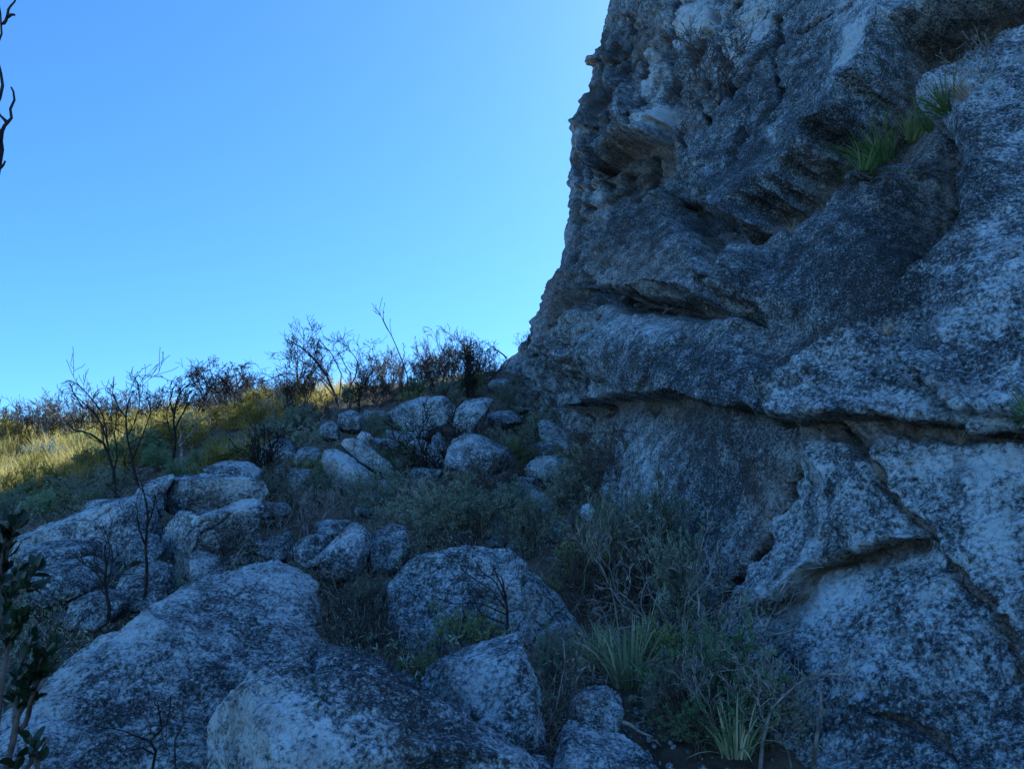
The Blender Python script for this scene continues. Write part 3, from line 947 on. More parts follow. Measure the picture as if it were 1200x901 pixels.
boulder('small blunt rock nestled on the upper edge of the scaly slab', [(222, 690), (222, 655), (230, 645), (244, 645), (256, 655), (262, 680), (250, 695)], 7.2, 0.2, 0.3, [], 26, M_SLAB, (0.5, 0), 2.6, 1.1, 59)
boulder('low dark flat rock under the sloping boulder by the broad-leaved bush', [(20, 690), (40, 665), (75, 655), (108, 656), (130, 672), (120, 700), (60, 712), (25, 706)], 8.8, 0.5, 0.6, [((0, -0.3, 0.95), 0.6)], 36, M_ROCK, (0.6, 0), 3.6, 1.1, 61)
boulder('squat rounded rock behind the top of the scaly slab', [(138, 690), (145, 672), (165, 660), (185, 658), (200, 665), (205, 700), (190, 720), (150, 715)], 7.9, 0.3, 0.4, [((0, -0.4, 0.9), 0.7)], 34, M_ROCK, (0.5, 0), 3.6, 1.0, 63)
boulder('small round grey stone beside the pale stump', [(80, 720), (85, 702), (105, 693), (135, 694), (152, 702), (150, 725), (110, 740), (84, 735)], 7.4, 0.3, 0.35, [], 34, M_ROCK, (0.5, 0), 3.6, 1.0, 65)
boulder('split rock with a jutting prow just above the scaly slab', [(372, 652), (392, 640), (402, 622), (416, 612), (430, 620), (437, 636), (430, 648), (415, 655), (420, 672), (400, 680), (380, 675)],
        9.0, 0.35, 0.5, [((-0.2, -0.45, 0.85), 0.6), ((0.3, -0.9, -0.2), 0.65)], 44, M_FAR, (0.4, 0), 3.0, 1.3, 67, pale=[(415, 625, 18, 0.6)])
boulder('smooth low rock filling the gap right of the split rock', [(425, 640), (440, 622), (462, 612), (478, 618), (482, 650), (470, 672), (440, 676), (425, 660)], 9.6, 0.35, 0.5, [], 32, M_ROCK, (0.5, 0), 3.6, 1.0, 69)
boulder('lumpy grey rock left of the split rock', [(345, 640), (352, 630), (370, 624), (388, 628), (394, 645), (385, 668), (358, 668), (346, 655)], 9.1, 0.3, 0.4, [], 32, M_ROCK, (0.5, 0), 3.6, 1.1, 71)
# upper middle
boulder('pale tilted boulder with a deep diagonal cleft above it', [(376, 540), (380, 526), (392, 524), (410, 534), (436, 556), (442, 570), (432, 584), (410, 580), (388, 565)],
        16.4, 0.6, 0.8, [((-0.5, -0.8, 0.3), 0.65), ((0.4, -0.5, 0.75), 0.7)], 44, M_FAR, (0.3, 0), 3.6, 1.0, 81, pale=[(390, 545, 22, 0.8), (415, 560, 25, 0.5)])
boulder('slanting plank-like slab resting above the tilted pale boulder', [(400, 520), (404, 513), (414, 512), (434, 524), (456, 542), (466, 556), (456, 560), (440, 552), (420, 540)],
        16.9, 0.5, 0.8, [((0.2, -0.4, 0.9), 0.5), ((-0.4, -0.85, -0.2), 0.45)], 40, M_FAR, (0.4, 0), 4.0, 1.0, 83, pale=[(408, 518, 12, 0.8), (430, 532, 20, 0.5)], auto=False)
boulder('small white boulder above the slanting slab', [(418, 512), (424, 505), (434, 508), (438, 515), (430, 520), (420, 518)], 17.8, 0.3, 0.4, [], 22, M_PALE, (0.3, 0), 2.6, 1.0, 85, pale=[(428, 512, 20, 0.9)])
boulder('square-sided grey boulder below the largest bare bush', [(396, 500), (397, 485), (412, 480), (427, 486), (427, 505), (415, 510), (402, 507)], 20.5, 0.5, 0.7, [((0, -0.95, 0.3), 0.6)], 28, M_FAR, (0.2, 0), 3.2, 1.0, 87)
boulder('dark low boulder left of the square-sided one', [(372, 510), (376, 497), (388, 492), (398, 498), (398, 515), (384, 518)], 20.0, 0.4, 0.6, [], 24, M_ROCK, (0.3, 0), 3.6, 1.0, 89)
boulder('broad flat-topped boulder on the upper slope beneath the skyline bushes', [(455, 484), (475, 470), (498, 463), (520, 465), (535, 475), (530, 492), (505, 504), (502, 512), (485, 510), (465, 498)],
        21.5, 1.0, 1.2, [((-0.1, -0.5, 0.85), 0.6), ((0.15, -0.95, 0.15), 0.7)], 44, M_FAR, (0.5, 0), 3.4, 1.0, 91, pale=[(490, 475, 25, 0.3)], auto=False)
boulder('rounded boulder right of the flat-topped one with a dark hollow beside it', [(532, 500), (534, 480), (545, 470), (565, 465), (580, 468), (572, 480), (566, 500), (556, 512), (540, 512)],
        21.0, 0.8, 1.0, [((-0.2, -0.6, 0.75), 0.68)], 40, M_FAR, (0.3, 0), 3.6, 1.0, 93, pale=[(550, 485, 22, 0.4)])
boulder('low pale wedge rock behind the charred sapling', [(478, 520), (486, 514), (500, 516), (516, 530), (524, 548), (514, 550), (495, 535), (480, 530)], 17.4, 0.4, 0.6, [((0.1, -0.4, 0.9), 0.5)], 30, M_FAR, (0.4, 0), 3.0, 1.0, 95, pale=[(495, 525, 18, 0.7)])
boulder('small upright stone under the broad flat-topped boulder', [(504, 528), (506, 512), (514, 505), (520, 512), (522, 528), (514, 534)], 19.0, 0.3, 0.4, [], 22, M_FAR, (0.2, 0), 3.6, 1.0, 97)
boulder('large domed boulder at the head of the gully, smooth and grey', [(523, 548), (524, 525), (532, 513), (560, 508), (580, 518), (598, 526), (604, 540), (598, 552), (570, 562), (535, 560)],
        15.6, 0.9, 1.0, [((-0.1, -0.5, 0.85), 0.75), ((0.3, -0.9, 0.2), 0.8)], 44, M_FAR, (0.4, 0), 3.6, 0.9, 99, pale=[(530, 525, 20, 0.3)])
boulder('long sloping ramp of rock running down from the domed boulder', [(560, 560), (590, 552), (615, 560), (630, 580), (655, 592), (672, 608), (665, 622), (640, 615), (610, 605), (580, 595), (555, 580)],
        13.2, 0.5, 0.7, [((0.25, -0.45, 0.85), 0.55)], 44, M_FAR, (0.7, -0.3), 3.6, 1.1, 101, pale=[(640, 600, 24, 0.8), (610, 575, 30, 0.3)])
boulder('tilted slab beside the heath bush at the cliff foot', [(628, 492), (640, 490), (662, 506), (688, 520), (700, 536), (690, 552), (668, 540), (650, 520), (630, 505)],
        18.0, 0.5, 0.9, [((0.3, -0.5, 0.8), 0.5)], 36, M_ROCK, (0.6, -0.2), 3.6, 1.0, 103, pale=[(670, 515, 20, 0.4)])
boulder('rounded rock in the gully below the tilted slab', [(615, 548), (630, 535), (655, 532), (680, 545), (690, 565), (670, 575), (640, 570), (618, 560)], 15.0, 0.6, 0.8, [((0.1, -0.5, 0.85), 0.7)], 36, M_ROCK, (0.5, 0), 3.6, 1.0, 105, pale=[(632, 540, 14, 0.6)])
boulder('small pale stone at the bend of the gully path', [(680, 602), (682, 592), (692, 589), (696, 600), (692, 610), (684, 609)], 10.9, 0.1, 0.14, [], 18, M_PALE, (0.2, 0), 2.6, 1.0, 107, pale=[(688, 600, 20, 0.6)], name='stone', cat='stone')
boulder('grey block half hidden in scrub left of the white-tipped stones', [(300, 545), (306, 525), (322, 512), (340, 515), (350, 530), (346, 548), (320, 556)], 18.5, 0.6, 0.8, [((-0.1, -0.5, 0.85), 0.7)], 28, M_ROCK, (0.3, 0), 3.6, 1.0, 109)
boulder('small whitish stone in the scrub left of the tilted pale boulder', [(343, 536), (348, 530), (357, 533), (358, 544), (350, 548), (344, 544)], 17.0, 0.2, 0.3, [], 18, M_PALE, (0.2, 0), 2.6, 1.0, 111, name='stone', cat='stone', pale=[(350, 540, 20, 0.6)])
boulder('slim grey stone leaning in the scrub beside the whitish stone', [(318, 558), (324, 545), (336, 538), (344, 545), (335, 556), (325, 564)], 16.2, 0.25, 0.35, [], 20, M_FAR, (0.3, 0), 3.6, 1.0, 113, name='stone', cat='stone')
boulder('flat whitish ledge rock behind the flat-topped block', [(238, 548), (262, 540), (290, 540), (305, 552), (300, 566), (270, 562), (245, 556)], 13.0, 0.5, 0.7, [((0, -0.4, 0.9), 0.5)], 32, M_FAR, (0.5, 0), 3.6, 1.0, 115, pale=[(290, 548, 16, 0.7)])

# further stones packed into the gully, the cliff foot and the left pile
for k, (lab, cx, cy, w, h, Y, dp, mt) in enumerate((
        ('block at the brushy cliff foot, half under the first rocks of the cliff', 612, 470, 34, 26, 25.5, 0.9, M_ROCK), ('broad rock at the cliff foot behind the olive heath bush', 650, 500, 40, 24, 21.0, 0.8, M_ROCK),
        ('angular rock wedged against the lower cliff above the tilted slab', 690, 500, 34, 30, 16.5, 0.6, M_ROCK), ('low slab between the tilted slab and the gully rock', 640, 525, 30, 16, 17.4, 0.5, M_FAR),
        ('dark rock at the foot of the lower cliff face beside the gully', 722, 575, 30, 30, 12.0, 0.4, M_ROCK), ('flat slab below the broad flat-topped boulder', 470, 512, 34, 14, 20.0, 0.6, M_FAR),
        ('angular block right of the slanting slab', 478, 545, 26, 22, 17.6, 0.5, M_ROCK), ('leaning slab below the low pale wedge rock', 500, 556, 34, 16, 16.4, 0.5, M_FAR),
        ('grey block above the branch tangles', 352, 562, 26, 20, 15.6, 0.5, M_ROCK), ('low slab left of the branch tangles', 322, 596, 34, 16, 13.0, 0.4, M_FAR),
        ('flat layered slab stacked on the sloping boulder', 132, 592, 56, 18, 11.2, 0.5, M_FAR), ('dark block under the overhanging front of the flat-topped block', 250, 612, 60, 34, 10.8, 0.5, M_ROCK),
        ('layered slab low on the left below the sloping boulder', 70, 648, 70, 26, 9.6, 0.5, M_ROCK), ('small dark block left of the wedge boulder', 168, 640, 34, 30, 9.6, 0.35, M_ROCK),
        ('flat rock at the head of the dim hollow', 440, 600, 34, 14, 13.8, 0.4, M_ROCK), ('slab beside the small pale stone of the gully', 660, 625, 40, 18, 11.4, 0.4, M_ROCK),
        ('dark rock deep in the hollow under the smooth low rock', 450, 690, 40, 24, 8.8, 0.3, M_ROCK), ('grey rock on the slope left of the square-sided boulder', 352, 498, 24, 16, 22.5, 0.6, M_ROCK),
        ('slab lying across the middle of the slope below the leaning slab', 535, 580, 44, 16, 14.6, 0.5, M_FAR), ('block standing beside the bleached dead shrub', 455, 575, 26, 24, 15.2, 0.5, M_ROCK),
        ('pair-like split block left of the tilted pale boulder', 360, 535, 24, 22, 17.2, 0.5, M_FAR), ('thin tilted plate above the slanting slab', 445, 520, 30, 12, 18.6, 0.5, M_FAR), ('low slab at the right foot of the domed boulder', 612, 568, 34, 16, 14.2, 0.4, M_FAR),
        ('grey block above the broad domed boulder, mostly in heath', 560, 632, 50, 20, 11.2, 0.4, M_ROCK), ('flat grey slab above the lumpy rock', 392, 618, 40, 14, 11.6, 0.4, M_FAR), ('dark block between the lumpy rock and the wedge boulder', 325, 640, 36, 24, 10.2, 0.4, M_ROCK),
        ('rough block under the tilted slab at the cliff foot', 672, 555, 34, 20, 14.4, 0.4, M_FAR), ('rock at the top of the gully below the first cliff rocks', 590, 490, 32, 18, 23.5, 0.8, M_FAR), ('square block under the rounded upper boulder', 548, 515, 22, 14, 19.4, 0.5, M_ROCK),
        ('low rock under the skyline shrubs left of the broad flat-topped boulder', 440, 488, 26, 14, 23.0, 0.6, M_FAR), ('rock at the skyline beside the cliff corner', 590, 452, 26, 18, 29.0, 0.9, M_ROCK))):
    r_ = np.random.default_rng(700 + k)
    a_ = np.sort(np.linspace(0, 2 * math.pi, 9)[:-1] + r_.uniform(-0.25, 0.25, 8))
    q_ = r_.uniform(0.78, 1.12, 8)
    boulder(lab, [(cx + w * 0.68 * q_[i] * math.copysign(abs(math.cos(a_[i])) ** 0.7, math.cos(a_[i])), cy - h * 0.72 * q_[i] * math.copysign(abs(math.sin(a_[i])) ** 0.7, math.sin(a_[i])) + h * 0.1) for i in range(8)],
            Y, dp, dp * 1.2, [((r_.uniform(-.3, .3), -0.45, 0.85), 0.5)], 28, mt, (0.5, 0), 4.0, 1.1, 720 + k)
# loose stones
_D, _F = cube_sphere(8)
STONES = []
for k in range(5):
    v = _D * (1 + 0.35 * fbm(_D + 3 * k, 3, 0.5, k, 0.9))[:, None] * np.array([1, 0.8, 0.6])
    for _ in range(5):
        r_ = np.random.default_rng(k * 9 + _)
        nn = r_.normal(size=3)
        nn /= np.linalg.norm(nn)
        v = v - np.maximum(0, v @ nn - 0.55)[:, None] * nn
    STONES.append(mesh_from('stone', v, _F, (M_ROCK, M_FAR, M_PALE)[k % 3]))
r_ = np.random.default_rng(77)
for k in range(46):
    Y = math.exp(r_.uniform(math.log(6.5), math.log(24)))
    px = r_.uniform(60 if Y < 12 else 300, 690)
    x = (px - 600) / FPX * Y
    s_ = r_.uniform(0.07, 0.22)
    o = link('stone', STONES[k % 5], None, (x, Y, float(ground(x, Y)) + 0.1 * s_), 'small loose grey stone lying in the scrub between the boulders', 'stone', 'small loose stones between the boulders')
    o.scale = (s_, s_, s_)
    o.rotation_euler = (r_.uniform(-.5, .5), r_.uniform(-.5, .5), r_.uniform(0, 6))

# pebbles on the bare soil of the path
r_ = np.random.default_rng(91)
pv, pf = [], []
_P, _PF = cube_sphere(2)
for k in range(260):
    Y = r_.uniform(4.3, 6.6)
    x = (r_.normal(730, 50) - 600) / FPX * Y
    s_ = abs(r_.normal(0.008, 0.009)) + 0.004
    pv.append((_P * s_ * r_.uniform(0.6, 1.3, 3)) + np.array([x, Y, float(ground(x, Y)) + 0.02 + 0.3 * s_]))
    pf.append(_PF + k * len(_P))
link('pebbles', mesh_from('pebbles', np.concatenate(pv), np.concatenate(pf), M_ROCK), label='small pebbles and chips on the bare soil', cat='pebbles', kind='stuff')
# ================================================================== plants: building blocks
def unit(v):
    return v / (np.linalg.norm(v, axis=-1, keepdims=True) + 1e-9)


def tubes(P, R, k=3):
    """P (m,n,3) polylines, R (m,n) radii -> verts, quads"""
    m, n = P.shape[:2]
    T = unit(np.gradient(P, axis=1))
    ref = np.where(np.abs(T[..., 2:3]) > 0.8, np.array([1.0, 0.2, 0]), np.array([0.1, 0, 1.0]))
    A = unit(np.cross(T, ref))
    B = np.cross(T, A)
    th = np.arange(k) * 2 * math.pi / k
    V = P[:, :, None] + R[:, :, None, None] * (np.cos(th)[:, None] * A[:, :, None] + np.sin(th)[:, None] * B[:, :, None])
    i = np.arange(m)[:, None, None] * n * k + np.arange(n - 1)[None, :, None] * k
    j = np.arange(k)[None, None]
    j2 = (j + 1) % k
    F = np.stack([i + j, i + j2, i + k + j2, i + k + j], -1).reshape(-1, 4)
    return V.reshape(-1, 3), F


def walk(rng, start, dirs, L, n, wig, up):
    """random-walk polylines from start (m,3) along dirs with length L (m,)"""
    m = len(start)
    P = np.zeros((m, n, 3))
    P[:, 0] = start
    d = dirs.copy()
    st = (L / (n - 1))[:, None]
    for i in range(1, n):
        d = unit(d + wig * rng.normal(size=(m, 3)) + np.array([0, 0, up]))
        P[:, i] = P[:, i - 1] + d * st
    return P


def sprout(rng, P, R, c, t0, t1, ratio, spread, up, wig, n, rr, rmin):
    m, np_ = P.shape[:2]
    L = np.linalg.norm(np.diff(P, axis=1), axis=2).sum(1)
    idx = np.repeat(np.arange(m), c)
    t = rng.uniform(t0, t1, m * c) * (np_ - 1)
    i = np.minimum(t.astype(int), np_ - 2)
    f = (t - i)[:, None]
    s = P[idx, i] * (1 - f) + P[idx, i + 1] * f
    tg = unit(P[idx, i + 1] - P[idx, i])
    r0 = R[idx, i] * (1 - f[:, 0]) + R[idx, i + 1] * f[:, 0]
    d = unit(tg + spread * unit(rng.normal(size=(m * c, 3))))
    Lc = L[idx] * ratio * rng.uniform(0.55, 1.25, m * c)
    Q = walk(rng, s, d, Lc, n, wig, up)
    rs = np.maximum(r0 * rr, rmin)
    Rq = rs[:, None] * np.linspace(1, 0.5, n)[None]
    return Q, np.maximum(Rq, rmin)


def merge(parts):
    V, F, o = [], [], 0
    for v, f in parts:
        V.append(v)
        F.append(f + o)
        o += len(v)
    return np.concatenate(V), np.concatenate(F)


def leaf_quads(rng, pos, dirs, L, W, fold=0.25):
    """one small diamond leaf at each pos pointing along dirs"""
    m = len(pos)
    d = unit(dirs)
    s = unit(np.cross(d, rng.normal(size=(m, 3))))
    nrm = np.cross(d, s)
    L = L * rng.uniform(0.6, 1.3, (m, 1))
    W = W * rng.uniform(0.7, 1.3, (m, 1))
    a = pos
    b = pos + d * L * 0.5 + s * W * 0.5 + nrm * W * fold
    c = pos + d * L
    e = pos + d * L * 0.5 - s * W * 0.5 + nrm * W * fold
    V = np.stack([a, b, c, e], 1).reshape(-1, 3)
    F = np.arange(m)[:, None] * 4 + np.array([0, 1, 2, 3])
    return V, F


def blades(rng, base, dirs, L, W, bend, n=4):
    """curved strap leaves"""
    m = len(base)
    d = unit(dirs)
    side = unit(np.cross(d, np.array([0, 0, 1.0]) + 0.2 * rng.normal(size=(m, 3))))
    out = d * np.array([1, 1, 0.0])
    t = np.linspace(0, 1, n)
    P = base[:, None] + d[:, None] * (L[:, None] * t)[..., None] + (out[:, None] * 0.6 + np.array([0, 0, -0.7])) * (bend[:, None] * L[:, None] * t ** 2)[..., None]
    w = W[:, None] * np.interp(t, [0, 0.25, 0.7, 1], [0.7, 1, 0.75, 0.08])[None]
    V = np.stack([P - side[:, None] * w[..., None] * 0.5, P + side[:, None] * w[..., None] * 0.5], 2)
    k = np.arange(m)[:, None] * n * 2 + np.arange(n - 1)[None] * 2
    F = np.stack([k, k + 1, k + 3, k + 2], -1).reshape(-1, 4)
    return V.reshape(-1, 3), F


def grow(rng, P, R, levels, rmin):
    """levels: list of (children, t0, t1, ratio, spread, up, wiggle, points, radius ratio)"""
    out = [(P, R)]
    for (c, t0, t1, ra, sp, up, wg, n, rr) in levels:
        P, R = sprout(rng, P, R, c, t0, t1, ra, sp, up, wg, n, rr, rmin)
        out.append((P, R))
    return out


def dead_mesh(seed, stems=3, H=1.0, splay=0.5, dens=(5, 4, 4), rmin=0.004, r0=0.018, up=0.12, wig=0.28):
    rng = np.random.default_rng(seed)
    a = rng.uniform(0, 2 * math.pi, stems)
    d = unit(np.stack([np.cos(a) * splay, np.sin(a) * splay, np.ones(stems)], -1) + 0.15 * rng.normal(size=(stems, 3)))
    P = walk(rng, 0.04 * rng.normal(size=(stems, 3)) * [1, 1, 0], d, H * rng.uniform(0.6, 0.95, stems), 9, wig * 0.7, up * 0.6)
    P[:, 0, 2] = -0.08 * H
    R = r0 * np.linspace(1, 0.35, 9)[None] * rng.uniform(0.7, 1.2, (stems, 1))
    lv = [(dens[0], 0.3, 1.0, 0.55, 0.8, up, wig, 6, 0.6), (dens[1], 0.25, 1.0, 0.5, 0.8, up, wig, 5, 0.6), (dens[2], 0.3, 1.0, 0.5, 0.8, up, wig, 4, 0.7)]
    lev = grow(rng, P, R, lv, rmin)
    return lev


def tube_merge(lev, ks=(6, 4, 3, 3, 3)):
    return merge([tubes(p, r, k) for (p, r), k in zip(lev, ks)])


def limb_points(line, Y, n, dY=0.0, jit=0.0, rng=None):
    """a limb drawn by a few photo positions at ground distance Y, leaning dY metres back over its length"""
    L = np.array(line, float)
    t = np.linspace(0, len(L) - 1, n)
    x = np.interp(t, np.arange(len(L)), L[:, 0])
    y = np.interp(t, np.arange(len(L)), L[:, 1])
    P = at(x, y, Y + dY * np.linspace(0, 1, n))
    if rng is not None and jit:
        P = P + jit * rng.normal(size=P.shape) * np.linspace(0.2, 1, n)[:, None]
    return P


def plant(name, label, cat, loc, parts, group=None, rz=0.0, scale=1.0):
    """parts: (part name, mesh) pairs under an Empty; a single part becomes the thing itself"""
    if len(parts) == 1:
        o = link(name, parts[0][1], None, loc, label, cat, group)
    else:
        o = link(name, None, None, loc, label, cat, group)
        for pn, me in parts:
            link(pn, me, o)
    o.rotation_euler = (0, 0, rz)
    o.scale = (scale,) * 3 if not isinstance(scale, tuple) else scale
    return o


def drawn_plant(name, label, limbs, Y, r0, mat, seed, levels=((3, 0.4, 1.0, 0.35, 0.8, 0.08, 0.25, 5, 0.6), (3, 0.3, 1.0, 0.5, 0.8, 0.08, 0.25, 4, 0.7)), rmin=0.004, dY=0.6, cat='dead shrub', group=None, sink=0.1):
    """a bare shrub whose main limbs follow drawn lines; finer branches grow from them"""
    rng = np.random.default_rng(seed)
    n = 9
    P = np.stack([limb_points(l, Y, n, dY * rng.uniform(-1, 1), 0.01 * Y / 10, rng) for l in limbs])
    low = P[:, :, 2].min()
    base = P[0, 0].copy()
    g = float(ground(base[0], base[1]))
    if abs(g - base[2]) < 1.2 and sink:
        base[2] = min(base[2], g)
        P[0, 0, 2] = base[2] - sink
    R = r0 * np.linspace(0.65, 0.28, n)[None] * rng.uniform(0.75, 1.0, (len(P), 1))
    R[0] = r0 * np.linspace(1.1, 0.35, n)
    lev = grow(rng, P, R, levels, rmin)
    root = link(name, None, None, base, label, cat, group)
    for i in range(len(P)):
        v, f = tubes(P[i:i + 1], R[i:i + 1], 7)
        lo = link('limb', mesh_from('limb', v - base, f, mat), root)
        if len(lev) > 1:
            tw = []
            for q, r in lev[1:]:
                c = len(q) // len(P)
                tw.append(tubes(q[i * c:(i + 1) * c], r[i * c:(i + 1) * c], 3))
            v, f = merge(tw)
            link('twigs', mesh_from('twigs', v - base, f, mat), lo)
    return root


def bush_meshes(seed, H=1.0, W=1.0, stems=9, leaves=5000, ll=0.03, lw=0.008, mat=None, twig=None, upleaf=0.5, rmin=0.0035, dens=(5, 4, 4), clump=0.02):
    """leafy shrub about H high and W wide: fine branches and many small leaves along the outer twigs"""
    rng = np.random.default_rng(seed)
    a = rng.uniform(0, 2 * math.pi, stems)
    sp = rng.uniform(0.15, 1.0, stems) * W / H
    d = unit(np.stack([np.cos(a) * sp, np.sin(a) * sp, np.ones(stems)], -1))
    L = 0.72 * np.sqrt((d[:, 2] * H) ** 2 + (np.hypot(d[:, 0], d[:, 1]) * W * 0.62) ** 2) * rng.uniform(0.75, 1.05, stems)
    P = walk(rng, 0.06 * rng.normal(size=(stems, 3)) * [W, W, 0], d, L, 7, 0.16, 0.03)
    P[:, 0, 2] = -0.1
    R = 0.013 * np.linspace(1, 0.4, 7)[None] * np.ones((stems, 1))
    lv = [(dens[0], 0.25, 1.0, 0.5, 0.8, 0.06, 0.2, 5, 0.6), (dens[1], 0.2, 1.0, 0.5, 0.75, 0.06, 0.2, 4, 0.6), (dens[2], 0.2, 1.0, 0.5, 0.7, 0.05, 0.2, 4, 0.7)]
    lev = grow(rng, P, R, lv, rmin)
    bv, bf = tube_merge(lev[:3], (5, 3, 3))
    last, _ = lev[3]
    m, n = last.shape[:2]
    k = rng.integers(0, m, leaves)
    t = rng.uniform(0.1, 1.0, leaves) * (n - 1)
    i = np.minimum(t.astype(int), n - 2)
    f = (t - i)[:, None]
    pos = last[k, i] * (1 - f) + last[k, i + 1] * f + clump * rng.normal(size=(leaves, 3)) * 0.4
    tg = unit(last[k, i + 1] - last[k, i])
    dr = unit(tg * 0.9 + 0.8 * rng.normal(size=(leaves, 3)) + np.array([0, 0, upleaf]))
    v, ff = leaf_quads(rng, pos, dr, ll, lw)
    return [('branches', mesh_from('branches', bv, bf, twig or M_TWIG)), ('leaves', mesh_from('leaves', v, ff, mat or M_HEATH, smooth=False))]


def tuft_mesh(seed, n=60, L=0.5, W=0.012, spread=0.7, bend=0.4, mat=None, r=0.05, seg=5):
    rng = np.random.default_rng(seed)
    a = rng.uniform(0, 2 * math.pi, n)
    s = np.abs(rng.normal(0, 0.5, n)) * spread
    d = np.stack([np.cos(a) * s, np.sin(a) * s, np.ones(n)], -1)
    b = np.stack([np.cos(a), np.sin(a), np.zeros(n)], -1) * (rng.uniform(0, 1, n) ** 0.5 * r)[:, None]
    b[:, 2] -= 0.02
    v, f = blades(rng, b, d, L * rng.uniform(0.5, 1.1, n), W * rng.uniform(0.7, 1.2, n), bend * rng.uniform(0.3, 1.6, n), seg)
    return mesh_from('blades', v, f, mat or M_STRAP, smooth=False)


def on_ground(px, py, Y):
    p = at(px, py, Y)
    p[2] = float(ground(p[0], p[1])) + 0.02
    return p


def on_cliff(px, py):
    e = CLIFF_V.reshape(-1, 3) - CAM
    z = e @ FW
    qx = 600 + FPX * (e @ RT) / z
    qy = 450.5 - FPX * (e @ UP) / z
    m = ((qx - px) ** 2 + (qy - py) ** 2 < 36) & (z > 0.5)
    k = np.where(m)[0]
    return CLIFF_V.reshape(-1, 3)[k[z[k].argmin()]]
# ================================================================== plants: the named ones
# --- bare, burnt shrubs on the skyline
drawn_plant('dead_tree', 'bare dark tree leaning out to the left above the sloping boulder', [
    [(137, 585), (134, 570), (133, 552), (128, 536), (122, 520), (108, 509), (96, 505), (86, 502), (80, 494)],
    [(131, 545), (126, 522), (122, 502), (112, 485), (98, 472), (90, 466), (84, 460)],
    [(127, 525), (124, 500), (120, 482), (108, 468), (99, 458), (90, 448), (82, 446), (72, 449)],
    [(112, 485), (104, 478), (98, 478), (88, 464), (80, 461)], [(133, 555), (138, 530), (134, 505), (138, 490)]], 16.6, 0.036, M_CHAR, 1,
    ((5, 0.3, 1.0, 0.28, 0.9, 0.1, 0.3, 5, 0.5), (4, 0.3, 1.0, 0.5, 0.8, 0.1, 0.3, 4, 0.7)), rmin=0.006)
drawn_plant('dead_tree', 'slender bare tree with a grey trunk right of the leaning tree', [
    [(168, 590), (160, 565), (155, 540), (150, 515), (147, 495), (149, 475), (155, 455)], [(150, 510), (160, 490), (164, 470), (160, 452)], [(148, 490), (138, 475), (132, 460)], [(155, 540), (165, 515), (176, 490), (175, 470)], [(160, 565), (152, 550), (142, 540)]],
    16.9, 0.03, M_CHAR, 2, ((8, 0.3, 1.0, 0.35, 0.9, 0.1, 0.3, 5, 0.5), (5, 0.2, 1.0, 0.5, 0.8, 0.1, 0.3, 4, 0.7)), rmin=0.006)
drawn_plant('dead_tree', 'dead tree with a pale split trunk and dark crooked crown below the ridge', [
    [(200, 552), (204, 535), (206, 515), (204, 495), (205, 475), (212, 458), (222, 448)], [(205, 490), (199, 470), (203, 455), (210, 445)], [(205, 505), (213, 485), (222, 470), (230, 462)], [(206, 515), (197, 500), (194, 480)]],
    18.5, 0.036, M_CHAR, 3, ((8, 0.35, 1.0, 0.3, 0.9, 0.05, 0.35, 5, 0.5), (4, 0.2, 1.0, 0.5, 0.9, 0.05, 0.3, 4, 0.7)), rmin=0.007)
drawn_plant('dead_tree', 'forked pale sapling standing close beside the split-trunk tree', [[(213, 550), (213, 530), (211, 518), (213, 505)], [(212, 522), (220, 512), (228, 508)]], 18.3, 0.035, M_GREYWOOD, 4, rmin=0.005)
for i, (lab, px, py, Y, hh, sd) in enumerate((
        ('dark crooked tree on the ridge crest, tallest of the pair right of the split-trunk tree', 240, 488, 26.5, 60, 5),
        ('dark spreading tree on the ridge crest, nearer the big bare bush', 276, 482, 27.0, 52, 6),
        ('thin dark tree between the two spreading ridge trees', 262, 486, 27.2, 40, 7),
        ('small dark bare tree at the right end of the ridge trees', 300, 482, 27.5, 34, 8))):
    s = Y / FPX
    drawn_plant('dead_tree', lab, [[(px, py + 8), (px - 2, py - hh * .3), (px + 3, py - hh * .55), (px - 1, py - hh * .85)], [(px, py - hh * .3), (px - 10, py - hh * .6), (px - 17, py - hh * .8)],
                [(px, py - hh * .4), (px + 10, py - hh * .65), (px + 18, py - hh * .75)], [(px + 2, py - hh * .55), (px + 8, py - hh * .8), (px + 6, py - hh)], [(px - 2, py - hh * .5), (px - 9, py - hh * .75), (px - 7, py - hh * .95)]],
                Y, 0.04, M_CHAR, 50 + sd, ((8, 0.3, 1.0, 0.38, 1.0, 0.0, 0.35, 5, 0.55), (6, 0.2, 1.0, 0.5, 0.9, 0.0, 0.35, 4, 0.7), (3, 0.2, 1, 0.6, 0.9, 0, .3, 3, 0.8)), rmin=0.0065)
drawn_plant('dead_shrub', 'largest bare bush on the skyline with branches arching out to the left', [
    [(398, 478), (390, 455), (380, 436), (364, 416), (350, 404), (338, 397)], [(396, 470), (378, 447), (352, 438), (330, 438), (312, 446)], [(398, 465), (400, 438), (388, 414), (372, 398), (362, 396)],
    [(402, 470), (415, 445), (420, 422), (408, 408)], [(404, 472), (428, 450), (438, 430), (430, 412)], [(392, 458), (368, 432), (345, 420), (328, 412)], [(385, 440), (372, 420), (368, 404)], [(408, 470), (412, 440), (400, 420), (393, 405)]],
    26.0, 0.042, M_CHAR, 11, ((8, 0.3, 1.0, 0.30, 0.9, 0.06, 0.3, 5, 0.5), (5, 0.2, 1.0, 0.5, 0.8, 0.06, 0.3, 4, 0.7), (2, 0.3, 1, 0.6, .8, 0.05, .3, 3, .8)), rmin=0.0065, dY=1.2)
